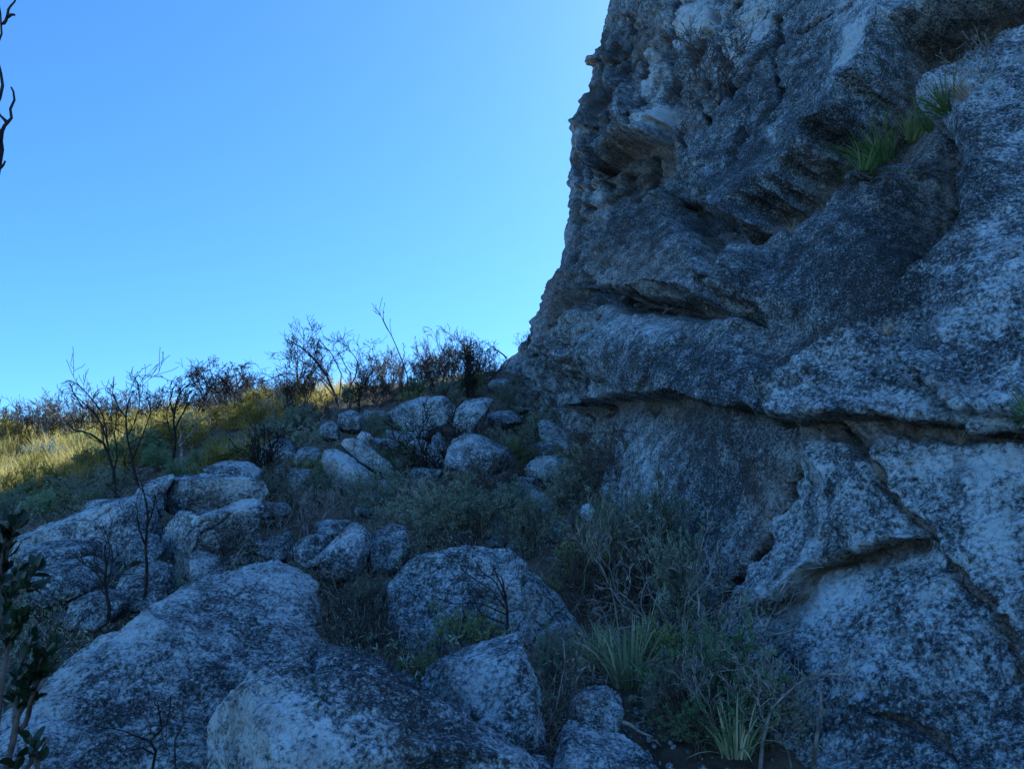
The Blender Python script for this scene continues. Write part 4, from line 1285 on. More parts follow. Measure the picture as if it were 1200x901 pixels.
drawn_plant('dead_sapling', 'tall thin whip-like sapling rising highest on the skyline', [
    [(480, 455), (476, 436), (470, 418), (463, 402), (456, 390), (450, 378), (446, 368), (441, 360)], [(450, 378), (449, 368), (451, 358)], [(446, 370), (441, 366), (440, 358)], [(472, 422), (474, 412), (473, 404)]], 27.0, 0.022, M_CHAR, 12,
    ((4, 0.4, 1.0, 0.2, 0.6, 0.2, 0.2, 4, 0.5),), rmin=0.009)
drawn_plant('dead_branch', 'bare twig reaching left from the foot of the cliff on the skyline', [[(594, 420), (585, 412), (577, 407), (569, 403)], [(585, 412), (578, 409), (570, 411)]], 29.5, 0.03, M_CHAR, 13, ((4, 0.3, 1.0, 0.35, 0.7, 0.05, 0.3, 4, 0.5), (3, 0.3, 1.0, 0.5, 0.7, 0.05, 0.3, 4, 0.7)), rmin=0.007, cat='branch', sink=0)

# several shapes of dead brush, reused at different sizes
DEAD = [mesh_from('dead_brush', *tube_merge(dead_mesh(200 + i, st, 1.0, sp, dn, 0.0048, 0.02, up, 0.26)), M_CHAR) for i, (st, sp, dn, up) in enumerate(
    ((4, 0.5, (6, 4, 4), 0.10), (6, 0.7, (5, 4, 3), 0.14), (3, 0.35, (7, 5, 3), 0.16), (8, 0.9, (5, 4, 3), 0.08)))]
GREYD = [mesh_from('grey_brush', *tube_merge(dead_mesh(300 + i, st, 1.0, sp, dn, 0.0042, 0.016, up, 0.26)), M_GREYWOOD) for i, (st, sp, dn, up) in enumerate(
    ((5, 0.6, (5, 3, 3), 0.08), (7, 1.0, (4, 3, 3), 0.04), (3, 0.4, (5, 4, 3), 0.12)))]
BROWND = [mesh_from('brown_brush', *tube_merge(dead_mesh(320 + i, st, 1.0, sp, dn, 0.0042, 0.014, up, 0.24)), M_TWIG) for i, (st, sp, dn, up) in enumerate(
    ((9, 0.7, (6, 4, 4), 0.12), (12, 0.9, (5, 4, 4), 0.1)))]


def brush(lib, k, label, px, py, Y, hpx, group=None, wide=1.0, name='dead_shrub', seed=0, cat='dead shrub'):
    p = on_ground(px, py, Y)
    s = hpx * Y / FPX
    rz = (px * 1.37 + py * 0.71 + seed) % 6.28
    return plant(name, label, cat, p, [('branches', lib[k % len(lib)])], group, rz, (s * wide, s * wide, s))


# skyline row and ridge brush
for i, (px, h, w) in enumerate(((432, 36, .9), (446, 30, .8), (461, 34, 1), (494, 40, .9), (508, 34, 1.1), (520, 42, .9), (533, 38, 1), (545, 46, .9), (556, 40, 1.1), (567, 38, .9), (578, 30, 1.0))):
    nth = ('eleventh and last', 'tenth', 'ninth', 'eighth', 'seventh', 'sixth', 'fifth', 'fourth', 'third', 'second', 'first')[i]
    brush(DEAD if i % 3 else BROWND, i, nth + ' thin bare shrub of the skyline row, counted from the cliff', px, 454 - 0.12 * (px - 430), 29.5 + (i % 3) * 0.5, h, 'bare shrubs in the skyline row', w)
for i, (px, py, h, lab) in enumerate(((6, 535, 48, 'bare twiggy shrub at the very left end of the skyline'), (36, 530, 56, 'bare twiggy shrub with brownish base left of the leaning tree'), (58, 532, 40, 'thin grey bare shrub just right of the brown-based one'),
                                      (76, 525, 44, 'sparse bare shrub under the reaching branches of the leaning tree'), (104, 520, 36, 'low bare shrub on the skyline behind the leaning tree'), (178, 508, 42, 'bare shrub on the skyline between the slender tree and the split-trunk tree'),
                                      (190, 505, 34, 'low bare shrub on the skyline left of the split-trunk tree'), (226, 496, 36, 'twiggy shrub at the feet of the dark ridge trees'), (252, 490, 34, 'twiggy brown shrub under the tallest dark ridge tree'), (316, 478, 30, 'small bare shrub on the ridge left of the largest bare bush'))):
    brush(BROWND if i % 2 else DEAD, i, lab, px, py, 25.0 + i * 0.3, h, None, 0.9)
for k, (px, Y, h, lab) in enumerate(((62, 24.5, 70, 'tall grey bare shrub standing above the left skyline'), (120, 25.5, 62, 'tall twiggy shrub behind the slender bare tree'), (348, 27.0, 66, 'tall grey bare shrub left of the largest bare bush crown'), (455, 28.5, 58, 'tall thin shrub just left of the whip-like sapling'), (512, 29.5, 60, 'tallest twiggy shrub in the middle of the skyline row'), (550, 30.0, 62, 'tall twiggy shrub of the skyline row close to the cliff'))):
    brush((GREYD, BROWND, DEAD)[k % 3], k, lab, px, 470, Y, h, None, 0.8, seed=k)
r_ = np.random.default_rng(64)
for k in range(20):
    px = r_.uniform(310, 590) if k % 3 else r_.uniform(-10, 330)
    brush((GREYD, DEAD, BROWND, DEAD)[k % 4], k, 'low twiggy shrub in the scrubby fringe along the ridge line', px, 470, r_.uniform(26.5, 29.5), r_.uniform(14, 44), 'twiggy fringe along the ridge line', r_.uniform(0.5, 1.0), seed=k * 1.7)
for i, (px, py, Y, h, lib, lab) in enumerate((
        (360, 480, 25.5, 44, DEAD, 'dark bare shrub below the arching branches of the largest bare bush'), (420, 482, 25.0, 40, DEAD, 'dark bare shrub at the right foot of the largest bare bush'), (440, 476, 26, 34, BROWND, 'brown twiggy shrub left of the whip-like sapling'),
        (470, 470, 26, 30, BROWND, 'brown twiggy shrub at the foot of the whip-like sapling'), (388, 500, 22.5, 36, GREYD, 'pale grey bare shrub with upright stems above the square-sided boulder'), (340, 500, 23, 44, DEAD, 'dark bare shrub left of the pale grey upright one'),
        (520, 548, 16.8, 80, DEAD, 'charred sapling with upright forked stems before the domed boulder'), (560, 500, 19.5, 40, BROWND, 'reddish bare stem in the hollow beside the rounded boulder'), (304, 560, 16.0, 84, DEAD, 'charred bare pole-like shrub above the flat-topped block'),
        (330, 560, 16.4, 50, GREYD, 'grey bare shrub among the small stones left of the tilted pale boulder'), (440, 600, 13.6, 40, GREYD, 'bleached dead shrub below the tilted pale boulder'), (360, 620, 11.6, 64, GREYD, 'tangle of bleached dead branches left of the split rock'),
        (325, 610, 12.0, 60, GREYD, 'tangle of bleached dead branches beside the wedge boulder'), (395, 600, 12.6, 50, GREYD, 'bleached dead shrub between the branch tangle and the tilted boulder'), (345, 585, 13.6, 46, GREYD, 'small bleached dead shrub above the branch tangles'),
        (640, 480, 24, 44, GREYD, 'pale bare shrub in the brushy foot of the cliff'), (700, 500, 15.5, 70, BROWND, 'brown twiggy shrub against the cliff foot above the tilted slab'),
        (655, 470, 22, 50, BROWND, 'brown twiggy shrub on the brushy foot of the cliff, higher up'), (730, 560, 12.2, 86, BROWND, 'tall brown twiggy shrub against the lower cliff face'), (690, 455, 17.5, 40, BROWND, 'brown twiggy shrub below the far bench of the cliff'),
        (740, 705, 7.7, 120, GREYD, 'bleached sticks standing up through the gully bush'), (790, 745, 6.5, 110, GREYD, 'bleached dead shrub right of the gully bush'), (705, 700, 8.0, 90, BROWND, 'brown twiggy shrub on the left side of the gully bush'),
        (855, 890, 4.7, 120, GREYD, 'bleached dead twigs in the bush at the bottom edge'), (815, 860, 4.9, 90, BROWND, 'brown twigs along the right side of the bare soil'), (420, 740, 7.4, 70, BROWND, 'brown tangle of twigs in the hollow right of the scaly slab'),
        (440, 760, 6.6, 60, BROWND, 'lower brown tangle of twigs before the broad domed boulder'), (540, 620, 11.6, 60, BROWND, 'brown twigs rising from the wide heath bush'), (480, 600, 13.0, 60, GREYD, 'grey twigs in the heath right of the bleached dead shrub'),
        (600, 540, 17.0, 50, BROWND, 'brown twigs beside the olive heath bush'), (430, 540, 17.8, 44, BROWND, 'brown twigs behind the slanting slab'), (265, 655, 8.0, 50, GREYD, 'small pale forked twig standing on the wedge boulder'), (610, 450, 27, 24, DEAD, 'low bare shrub on the first rocks of the cliff foot'))):
    brush(lib, i + 1, lab, px, py, Y, h)
drawn_plant('dead_sapling', 'tall thin dark sapling in front of the wedge boulder', [[(171, 705), (172, 670), (171, 640), (174, 610), (172, 585), (166, 565)], [(173, 615), (180, 595), (182, 580)], [(171, 640), (163, 620), (160, 600)]], 7.6, 0.016, M_CHAR, 33, ((3, 0.3, 1.0, 0.25, 0.7, 0.1, 0.25, 4, 0.5),), rmin=0.0025, sink=0.05)
drawn_plant('dead_shrub', 'stubby burnt shrub with a pale stump and dark curling arms', [[(130, 722), (127, 705), (124, 690), (122, 672), (124, 655), (122, 640)], [(124, 690), (114, 672), (100, 660), (90, 650)], [(124, 688), (130, 672), (132, 650), (126, 630)], [(122, 672), (112, 660), (110, 648)], [(126, 700), (118, 690), (118, 680)]],
            7.0, 0.017, M_CHAR, 21, ((4, 0.3, 1.0, 0.5, 0.9, 0.05, 0.3, 5, 0.4), (4, 0.2, 1.0, 0.5, 0.9, 0.05, 0.3, 4, 0.6)), rmin=0.0025, sink=0.05)
drawn_plant('dead_shrub', 'charred twig fan standing against the broad domed boulder', [[(594, 742), (594, 715), (592, 695), (588, 675)], [(592, 712), (575, 690), (560, 682), (540, 668), (535, 652)], [(592, 705), (582, 682), (565, 672), (558, 655)], [(594, 720), (560, 705), (530, 708), (508, 700)], [(590, 730), (565, 720), (555, 700)], [(594, 700), (580, 668), (578, 660)]],
            6.3, 0.012, M_CHAR, 22, ((6, 0.3, 1.0, 0.35, 0.8, 0.03, 0.3, 5, 0.4), (3, 0.2, 1.0, 0.5, 0.8, 0.03, 0.3, 4, 0.6)), rmin=0.002, sink=0.05)
drawn_plant('dead_shrub', 'bleached antler-like dead branch leaning on the lower cliff', [[(842, 790), (858, 772), (885, 748), (902, 728), (910, 705), (922, 680)], [(885, 748), (915, 742), (940, 732)], [(895, 735), (885, 715), (890, 700), (878, 688)], [(870, 760), (855, 745), (840, 740)], [(905, 722), (925, 712), (935, 700)], [(858, 772), (880, 756), (905, 752)]],
            5.3, 0.019, M_GREYWOOD, 23, ((5, 0.3, 1.0, 0.4, 0.8, 0.03, 0.3, 5, 0.4), (3, 0.2, 1.0, 0.5, 0.8, 0.03, 0.3, 4, 0.6)), rmin=0.0022, sink=0.1)
drawn_plant('dead_shrub', 'grey crooked dead stem with upward curling tips left of the antler-like branch', [[(846, 800), (842, 770), (848, 740), (855, 720), (862, 700)], [(842, 760), (830, 735), (818, 720), (820, 695), (826, 685)], [(848, 740), (842, 722), (850, 705)], [(850, 728), (866, 712), (872, 690)]],
            5.5, 0.015, M_GREYWOOD, 24, ((4, 0.3, 1.0, 0.4, 0.8, 0.05, 0.3, 5, 0.4), (3, 0.2, 1.0, 0.5, 0.8, 0.03, 0.3, 4, 0.6)), rmin=0.0022, sink=0.1)
drawn_plant('dead_stick', 'upright bleached stick at the bottom edge against the cliff', [[(954, 905), (955, 880), (960, 850), (963, 820), (961, 795)]], 4.4, 0.012, M_GREYWOOD, 25, ((2, 0.3, 0.9, 0.2, 0.7, 0.1, 0.2, 4, 0.4),), rmin=0.002, cat='stick', sink=0)
drawn_plant('dead_shrub', 'dead grey shrub with thick bent stems at the bottom right of the scrub', [[(890, 915), (892, 880), (898, 850), (905, 825), (925, 810), (950, 790)], [(898, 850), (890, 830), (880, 815)], [(915, 815), (940, 800), (975, 785), (1000, 770)], [(930, 915), (925, 885), (915, 862), (900, 850)], [(905, 825), (908, 800), (905, 780)], [(950, 790), (985, 790), (1010, 778)]],
            4.5, 0.012, M_GREYWOOD, 26, ((5, 0.3, 1.0, 0.35, 0.8, 0.03, 0.3, 5, 0.4), (3, 0.2, 1.0, 0.5, 0.8, 0.03, 0.3, 4, 0.6)), rmin=0.002, sink=0)
drawn_plant('dead_stick', 'white peeling stick standing in the gully bush beside the cliff', [[(734, 612), (732, 590), (732, 570), (734, 555)], [(733, 580), (736, 566), (738, 556)]], 9.6, 0.022, M_GREYWOOD, 27, ((2, 0.3, 0.9, 0.3, 0.6, 0.1, 0.2, 4, 0.4),), rmin=0.003, cat='stick', sink=0)
drawn_plant('dead_stick', 'second thinner pale stick right of the white peeling one', [[(747, 620), (745, 595), (741, 568), (738, 545)]], 9.4, 0.012, M_GREYWOOD, 28, (), rmin=0.003, cat='stick', sink=0)
drawn_plant('fallen_branch', 'pale fallen branch lying across the bare soil of the path', [[(728, 845), (742, 850), (755, 860), (768, 866)], [(768, 866), (780, 880), (790, 890)]], 4.9, 0.012, M_GREYWOOD, 29, (), cat='branch', sink=0, dY=0.1)
drawn_plant('dead_shrub', 'thin leafless twigs rising before the dark lower part of the scaly slab', [[(178, 905), (182, 880), (176, 868), (196, 845), (202, 815)], [(176, 868), (160, 862), (140, 855), (110, 850)], [(190, 852), (186, 830), (178, 820)], [(206, 905), (204, 870), (215, 850), (212, 838)], [(182, 885), (165, 875), (150, 880)]],
            3.3, 0.006, M_CHAR, 30, ((3, 0.3, 1.0, 0.35, 0.8, 0.03, 0.3, 5, 0.6),), rmin=0.0013, sink=0)
# branches of the tree that stands just out of the picture
drawn_plant('dead_tree', 'dark bare tree whose twigs reach in at the top left corner', [[(-70, 1100), (-60, 700), (-40, 400), (-14, 250), (-3, 200), (2, 175), (1, 160), (-4, 140), (-8, 120)], [(-8, 130), (0, 115), (3, 100), (1, 85), (-3, 70), (-2, 50), (2, 40), (1, 15), (-4, -10)],
            [(1, 165), (3, 150), (8, 144), (12, 138), (14, 125), (17, 110), (14, 103)], [(1, 30), (6, 27), (9, 18), (9, 12), (14, 6), (19, -4)], [(9, 20), (13, 18), (18, 17)], [(8, 144), (3, 138), (-4, 132)], [(-6, 205), (2, 195), (6, 190)], [(-14, 250), (-40, 190), (-62, 120), (-60, 60)], [(-40, 400), (-80, 330), (-120, 270), (-130, 200)], [(-58, 640), (-110, 520), (-150, 450)], [(-62, 120), (-90, 80), (-110, 20)]],
            2.6, 0.013, M_CHAR, 31, (), rmin=0.002, dY=0.05, sink=0.05)

# --- leafy shrubs
HEATH = [bush_meshes(400 + i, 1.0, w, 12, 8500, 0.045, 0.011, M_HEATH) for i, w in enumerate((1.0, 1.3, 0.8))]
GREENB = [bush_meshes(420 + i, 1.0, w, 12, 10000, 0.04, 0.012, M_GREEN) for i, w in enumerate((1.0, 1.2))]
OLIVEB = [bush_meshes(440, 1.0, 1.1, 12, 7000, 0.035, 0.008, M_OLIVE)]


def bush(lib, k, label, px, py, Y, hpx, wide=1.0, group=None, name='heath_shrub', cat='shrub'):
    p = on_ground(px, py, Y)
    s = 1.06 * hpx * Y / FPX
    return plant(name, label, cat, p, lib[k % len(lib)], group, (px * 0.37 + py * 1.71) % 6.28, (s * wide, s * wide, s))


for i, (lib, px, py, Y, h, w, lab) in enumerate((
        (HEATH, 745, 715, 8.0, 130, .85, 'tall dark olive-grey bush filling the gully against the cliff'), (OLIVEB, 700, 720, 8.2, 90, .9, 'lower olive bush at the left edge of the gully bush'), (HEATH, 800, 745, 6.8, 120, .7, 'grey-green bush between the gully bush and the soil seam of the cliff'),
        (HEATH, 560, 650, 10.6, 80, 1.1, 'wide blue-grey heath bush behind the broad domed boulder'), (HEATH, 505, 640, 11.0, 66, 1.0, 'blue-grey heath bush left of the wide one behind the domed boulder'), (HEATH, 620, 655, 10.2, 76, .9, 'dark heath bush at the right end above the domed boulder'),
        (OLIVEB, 612, 556, 16.6, 56, 0.9, 'round olive heath bush beside the smooth domed boulder'), (HEATH, 470, 610, 13.5, 56, 1.1, 'grey heath bush right of the bleached dead shrub'), (HEATH, 540, 600, 14.0, 46, 1.2, 'low grey heath bush below the domed boulder'),
        (HEATH, 590, 620, 12.4, 46, 1.2, 'low grey heath bush on the rock ramp'), (HEATH, 430, 590, 14.6, 40, 1.1, 'low heath bush at the foot of the tilted pale boulder'), (HEATH, 480, 560, 17.0, 40, 1.0, 'heath bush right of the slanting slab'),
        (GREENB, 465, 520, 20.0, 30, 1.0, 'small fresh green bush below the flat-topped upper boulder'), (HEATH, 360, 545, 18.6, 50, 1.0, 'dark heath bush above the whitish stone'), (HEATH, 345, 515, 21.5, 44, 1.1, 'dark heath bush higher up left of the square-sided boulder'),
        (HEATH, 320, 585, 14.2, 46, 1.0, 'dark heath bush behind the wedge boulder'), (HEATH, 375, 580, 14.8, 40, 1.0, 'dark heath bush left of the tilted pale boulder'), (HEATH, 410, 470, 25.5, 26, 1.3, 'dark heath bush at the foot of the largest bare bush'),
        (GREENB, 490, 462, 27.0, 26, 1.2, 'green bush on the skyline beneath the bare row'), (OLIVEB, 548, 462, 27.5, 30, 1.2, 'yellowish green bush on the skyline beside the cliff'), (HEATH, 520, 466, 26.5, 26, 1.3, 'dark bush in the middle of the skyline row'),
        (HEATH, 640, 520, 20, 50, 1.0, 'brushy heath clump at the cliff foot above the tilted slab'), (HEATH, 600, 480, 25, 40, 1.2, 'brushy heath clump on the first rocks of the cliff foot'), (HEATH, 650, 460, 21, 44, 1.0, 'brushy heath clump higher on the cliff foot'),
        (HEATH, 700, 560, 13.4, 60, 1.0, 'brushy heath clump leaning on the lower cliff face'), (HEATH, 670, 580, 13.2, 44, 1.2, 'heath clump above the small pale stone of the gully'), (GREENB, 850, 900, 4.9, 130, .8, 'dark green bush at the bottom edge against the cliff'),
        (HEATH, 800, 870, 5.0, 76, 0.9, 'low grey-green bush along the right side of the bare soil'), (OLIVEB, 780, 800, 6.0, 70, 1.0, 'olive bush tucked between the large fountain and the cliff'), (GREENB, 820, 890, 4.7, 70, .9, 'leafy green bush at the bottom edge beside the bare soil'), (HEATH, 905, 900, 4.7, 90, .8, 'small-leaved bush under the dead grey shrub at the bottom'), (OLIVEB, 545, 790, 6.6, 66, 1.1, 'olive green creeping bush spread over the front of the broad domed boulder'),
        (OLIVEB, 480, 800, 5.9, 56, 1.0, 'olive tangle in the hollow left of the angular boulder'), (HEATH, 655, 810, 5.9, 60, .7, 'dark low bush beside the right flank of the broad domed boulder'), (HEATH, 420, 725, 8.0, 46, 1.1, 'dim heath bush in the hollow between the scaly slab and the domed boulder'),
        (OLIVEB, 435, 705, 8.6, 30, 1.0, 'tiny olive bush under the smooth low rock'), (HEATH, 455, 620, 11.6, 40, 1.0, 'heath bush above the smooth low rock'), (GREENB, 195, 640, 9.2, 30, 1.0, 'small green bush in the cleft between the sloping boulder and the wedge boulder'))):
    bush(lib, i, lab, px, py, Y, h, w)
# scrub filling the gaps of the boulder field
r_ = np.random.default_rng(88)
for k in range(44):
    Y = r_.uniform(12.5, 27)
    px = r_.uniform(310, 690)
    x = (px - 600) / FPX * Y
    s_ = r_.uniform(0.45, 0.95)
    if k % 3 == 2:
        brush((BROWND, GREYD)[k % 2], k, 'knee-high twiggy shrub filling a gap of the boulder field', px, 520, Y, s_ * 1.1 * FPX / Y, 'twiggy shrubs filling the boulder field', 1.0, seed=k)
    else:
        plant('heath_shrub', 'knee-high heath shrub filling a gap of the boulder field', 'shrub', (x, Y, float(ground(x, Y))), (HEATH + OLIVEB)[k % 4], 'heath shrubs filling the boulder field', r_.uniform(0, 6), (s_ * 1.15, s_ * 1.15, s_ * 0.9))
# sunlit slope
SEDGEB = [bush_meshes(460, 1.0, 1.0, 14, 7000, 0.06, 0.006, M_SEDGE, upleaf=1.2)]
for k, (px, Y, h, lab) in enumerate(((10, 15.4, 34, 'shaded dark bush in the lower left corner of the grass slope'), (50, 15.0, 36, 'shaded dark bush left above the sloping boulder'), (90, 15.2, 32, 'shaded dark bush just behind the crest of the sloping boulder'),
                                   (140, 17.2, 34, 'shaded dark bush at the foot of the leaning tree'), (215, 17.4, 32, 'shaded dark bush behind the knobby rock'), (290, 18.4, 34, 'shaded dark bush at the lower edge of the sunlight'), (120, 18.0, 30, 'shaded dark bush left of the leaning tree foot'),
                                   (30, 17.0, 34, 'shaded dark bush below the left sedge clump'), (255, 20.0, 30, 'shaded dark bush above the flat-topped block'), (320, 21.0, 32, 'shaded dark bush at the right end of the golden grass'))):
    bush((HEATH, GREENB, OLIVEB)[k % 3], k, lab, px, 580, Y, h, 1.25)
for i, (lib, px, py, Y, h, w, lab) in enumerate((
        (GREENB, 115, 552, 20.0, 38, 1.1, 'dark green bush behind the leaning tree on the sunlit slope'), (GREENB, 165, 545, 20.5, 44, 1.0, 'leafy green bush right of the leaning tree'), (GREENB, 185, 550, 19.0, 34, 1.0, 'leafy green bush just above the knobby rock'),
        (SEDGEB, 60, 585, 18.0, 40, 1.1, 'yellow sunlit sedge clump above the sloping boulder'), (HEATH, 75, 592, 17.2, 34, 1.2, 'shaded bush below the yellow sedge clump'), (SEDGEB, 20, 580, 17.5, 46, 1.0, 'yellow sunlit sedge clump at the left edge'),
        (HEATH, 30, 600, 16.0, 30, 1.2, 'shaded bush at the left edge under the sedge'), (SEDGEB, 195, 530, 21.5, 36, 1.0, 'bright yellow-green bush beside the pale split trunk'), (SEDGEB, 290, 500, 24.0, 30, 1.3, 'yellow grass clump in the sun left of the charred pole'),
        (GREENB, 240, 545, 18.5, 30, 1.3, 'shaded green bush behind the flat-topped block'), (HEATH, 270, 538, 19.0, 30, 1.3, 'shaded heath bush right of the shaded green one'), (SEDGEB, 150, 522, 24, 30, 1.2, 'pale sedge clump under the slender bare tree'),
        (SEDGEB, 250, 505, 24.5, 26, 1.4, 'golden sedge clump below the dark ridge trees'), (OLIVEB, 335, 492, 25.0, 24, 1.3, 'olive bush where the sunlight ends left of the largest bare bush'), (SEDGEB, 341, 474, 27.5, 18, 1.0, 'golden tuft catching the sun on the ridge beside the largest bare bush'),
        (HEATH, 110, 590, 15.8, 30, 1.2, 'shaded bush directly behind the sloping boulder'), (HEATH, 215, 520, 23, 30, 1.2, 'dark heath bush among the golden grass'), (OLIVEB, 100, 540, 22.5, 30, 1.2, 'olive bush in the sun under the reaching branches'), (HEATH, 45, 555, 21, 34, 1.1, 'brownish dark bush on the left skyline slope'))):
    bush(lib, i, lab, px, py, Y, h, w)

# tussocks all over the sunlit slope
r_ = np.random.default_rng(31)
for k in range(40):
    Y = r_.uniform(17.5, 27)
    px = r_.uniform(-20, 330 - (27 - Y) * 6)
    x = (px - 600) / FPX * Y
    s_ = r_.uniform(0.55, 1.15)
    o = plant('golden_tussock', 'golden tussock standing among the dry grass of the sunlit slope', 'grass tussock', (x, Y, float(ground(x, Y)) - 0.05), SEDGEB[0], 'golden tussocks on the sunlit slope', r_.uniform(0, 6), (s_, s_, s_ * r_.uniform(0.7, 1.1)))
for k in range(16):
    Y = r_.uniform(22, 28)
    px = r_.uniform(-20, 340)
    brush((BROWND, DEAD, GREYD)[k % 3], k, 'small twiggy bare shrub scattered in the golden grass', px, 560, Y, r_.uniform(24, 44), 'twiggy bare shrubs in the golden grass', r_.uniform(0.7, 1.1), seed=k)

# --- strap-leaved plants, ferns and tufts
STRAP = [tuft_mesh(500 + i, 110, 0.62, 0.018, 0.9, 0.55, M_STRAP, 0.10) for i in range(2)]
GRASS = [tuft_mesh(510 + i, 90, 0.55, 0.014, 1.0, 0.6, M_LEDGE, 0.10) for i in range(2)]
DRYT = [tuft_mesh(520 + i, 80, 0.5, 0.006, 1.1, 0.8, M_STRAW, 0.06) for i in range(2)]


def tuft(lib, k, label, p, size, name='strap_leaved_plant', cat='plant', tilt=(0, 0)):
    o = plant(name, label, cat, p, [('blades', lib[k % len(lib)])], None, (float(p[0]) * 9.7) % 6.28, size)
    o.rotation_euler = (tilt[0], tilt[1], (float(p[0]) * 9.7) % 6.28)
    return o


tuft(STRAP, 0, 'large fountain of grey-green strap leaves beside the bare soil', on_ground(738, 800, 5.9), 1.15)
tuft(STRAP, 1, 'smaller strap-leaved clump right of the large fountain, tips bleached', on_ground(790, 815, 5.3), 0.85)
tuft(STRAP, 0, 'strap-leaved clump low beside the bare soil with straw-coloured outer leaves', on_ground(815, 845, 4.9), 0.62)
tuft(STRAP, 1, 'strap-leaved clump above the gully bush at the cliff foot', on_ground(706, 600, 11.2), 1.0)
tuft(STRAP, 0, 'strap-leaved clump left of the small pale stone in the gully', on_ground(690, 640, 9.8), 0.9)
tuft(STRAP, 1, 'strap-leaved clump at the bottom edge in front of the dark green bush', on_ground(862, 880, 4.6), 0.8)
tuft(STRAP, 0, 'strap-leaved clump against the cliff below the antler-like branch', on_ground(850, 800, 5.5), 0.8)
tuft(STRAP, 1, 'strap-leaved clump left of the large fountain under the domed boulder', on_ground(700, 790, 6.4), 0.75)
tuft(DRYT, 0, 'pale dry grass tuft behind the wedge boulder', on_ground(330, 625, 11.0), 0.9, 'dry_grass_tuft', 'grass tuft')
tuft(DRYT, 1, 'pale dry grass tuft at the foot of the gully bush', on_ground(680, 790, 6.3), 0.7, 'dry_grass_tuft', 'grass tuft')
cl = on_cliff
tuft(GRASS, 0, 'green grass tuft on the ledge behind the great rounded block', cl(1030, 192) + np.array([0, 0, 0.05]), 1.5, 'grass_tuft', 'grass tuft', (0.25, -0.45))
tuft(GRASS, 1, 'green grass tuft further right on the same ledge, arching leaves', cl(1068, 166) + np.array([0, 0, 0.05]), 1.5, 'grass_tuft', 'grass tuft', (0.25, -0.4))
tuft(GRASS, 0, 'sparse grass tuft high on the ledge near the right picture edge', cl(1106, 134) + np.array([0, 0, 0.05]), 1.0, 'grass_tuft', 'grass tuft', (0.2, -0.4))
tuft(GRASS, 1, 'grass tuft at the lower left end of the ledge strip', cl(1008, 208) + np.array([0, 0, 0.04]), 0.9, 'grass_tuft', 'grass tuft', (0.25, -0.5))
tuft(DRYT, 1, 'dry straw tuft between the two larger green ledge tufts', cl(1050, 178) + np.array([0, 0, 0.04]), 1.2, 'dry_grass_tuft', 'grass tuft', (0.25, -0.5))
tuft(GRASS, 0, 'grass tuft in the middle of the upper half of the ledge strip', cl(1088, 150) + np.array([0, 0, 0.04]), 1.1, 'grass_tuft', 'grass tuft', (0.25, -0.4))
tuft(DRYT, 0, 'dry straw tuft at the upper right end of the ledge strip', cl(1130, 112) + np.array([0, 0, 0.04]), 1.0, 'dry_grass_tuft', 'grass tuft', (0.2, -0.4))
tuft(DRYT, 0, 'yellowish dry tuft growing in the hollow of the great block', cl(1035, 388), 0.42, 'dry_grass_tuft', 'grass tuft', (0.5, -0.4))
tuft(GRASS, 1, 'green leaf tuft in the slot of the cliff at the right edge', cl(1205, 492), 0.45, 'grass_tuft', 'grass tuft', (0.8, -0.5))
tuft(DRYT, 1, 'small dry grass tuft under the overhang of the upper face', cl(925, 268), 0.6, 'dry_grass_tuft', 'grass tuft', (0.4, -0.2))
tuft(DRYT, 0, 'dry moss-like tuft in the soil recess below the lip', cl(1125, 515), 0.3, 'dry_grass_tuft', 'grass tuft', (0.5, -0.4))


def fern(label, p, size, seed, n=9):
    rng = np.random.default_rng(seed)
    root = link('fern', None, None, p, label, 'fern')
    for i in range(n):
        a = rng.uniform(0, 2 * math.pi)
        L = size * rng.uniform(0.7, 1.1)
        t = np.linspace(0, 1, 22)
        h = np.array([math.cos(a), math.sin(a), 0])
        sp = h * (t * L * 0.75)[:, None] + np.array([0, 0, 1]) * (L * (0.85 * t - 0.5 * t ** 2))[:, None]
        tg = unit(np.gradient(sp, axis=0))
        sd = np.cross(tg, [0, 0, 1.0])
        sd = unit(sd)
        wl = 0.26 * L * np.sin(np.pi * np.clip(t * 0.9 + 0.1, 0, 1)) ** 0.8
        pos = np.concatenate([sp, sp])
        d = np.concatenate([sd + 0.35 * tg, -sd + 0.35 * tg]) * np.r_[wl, wl][:, None]
        ln = np.linalg.norm(d, axis=1, keepdims=True)
        dn = d / (ln + 1e-9)
        wv = np.cross(dn, np.array([0, 0, 1.0]))
        wv = unit(wv)
        wd = 0.028 * L / 0.5
        V = np.stack([pos, pos + d * 0.4 + wv * wd * 0.5, pos + d, pos + d * 0.4 - wv * wd * 0.5], 1).reshape(-1, 3)
        F = np.arange(len(pos))[:, None] * 4 + np.arange(4)
        v2, f2 = tubes(sp[None], np.full((1, len(sp)), 0.002))
        V, F = merge([(V, F), (v2, f2)])
        link('frond', mesh_from('frond', V, F, M_FERN, smooth=False), root)


fern('bright green fern in the scrub between strap leaves and cliff', on_ground(822, 790, 5.5) + np.array([0, 0, 0.22]), 0.32, 1)
fern('small green fern beside the large strap-leaved fountain', on_ground(770, 800, 5.5) + np.array([0, 0, 0.12]), 0.24, 2, 7)
fern('small dim fern under the dead grey shrub at the bottom right', on_ground(912, 840, 4.6) + np.array([0, 0, 0.35]), 0.18, 3, 7)

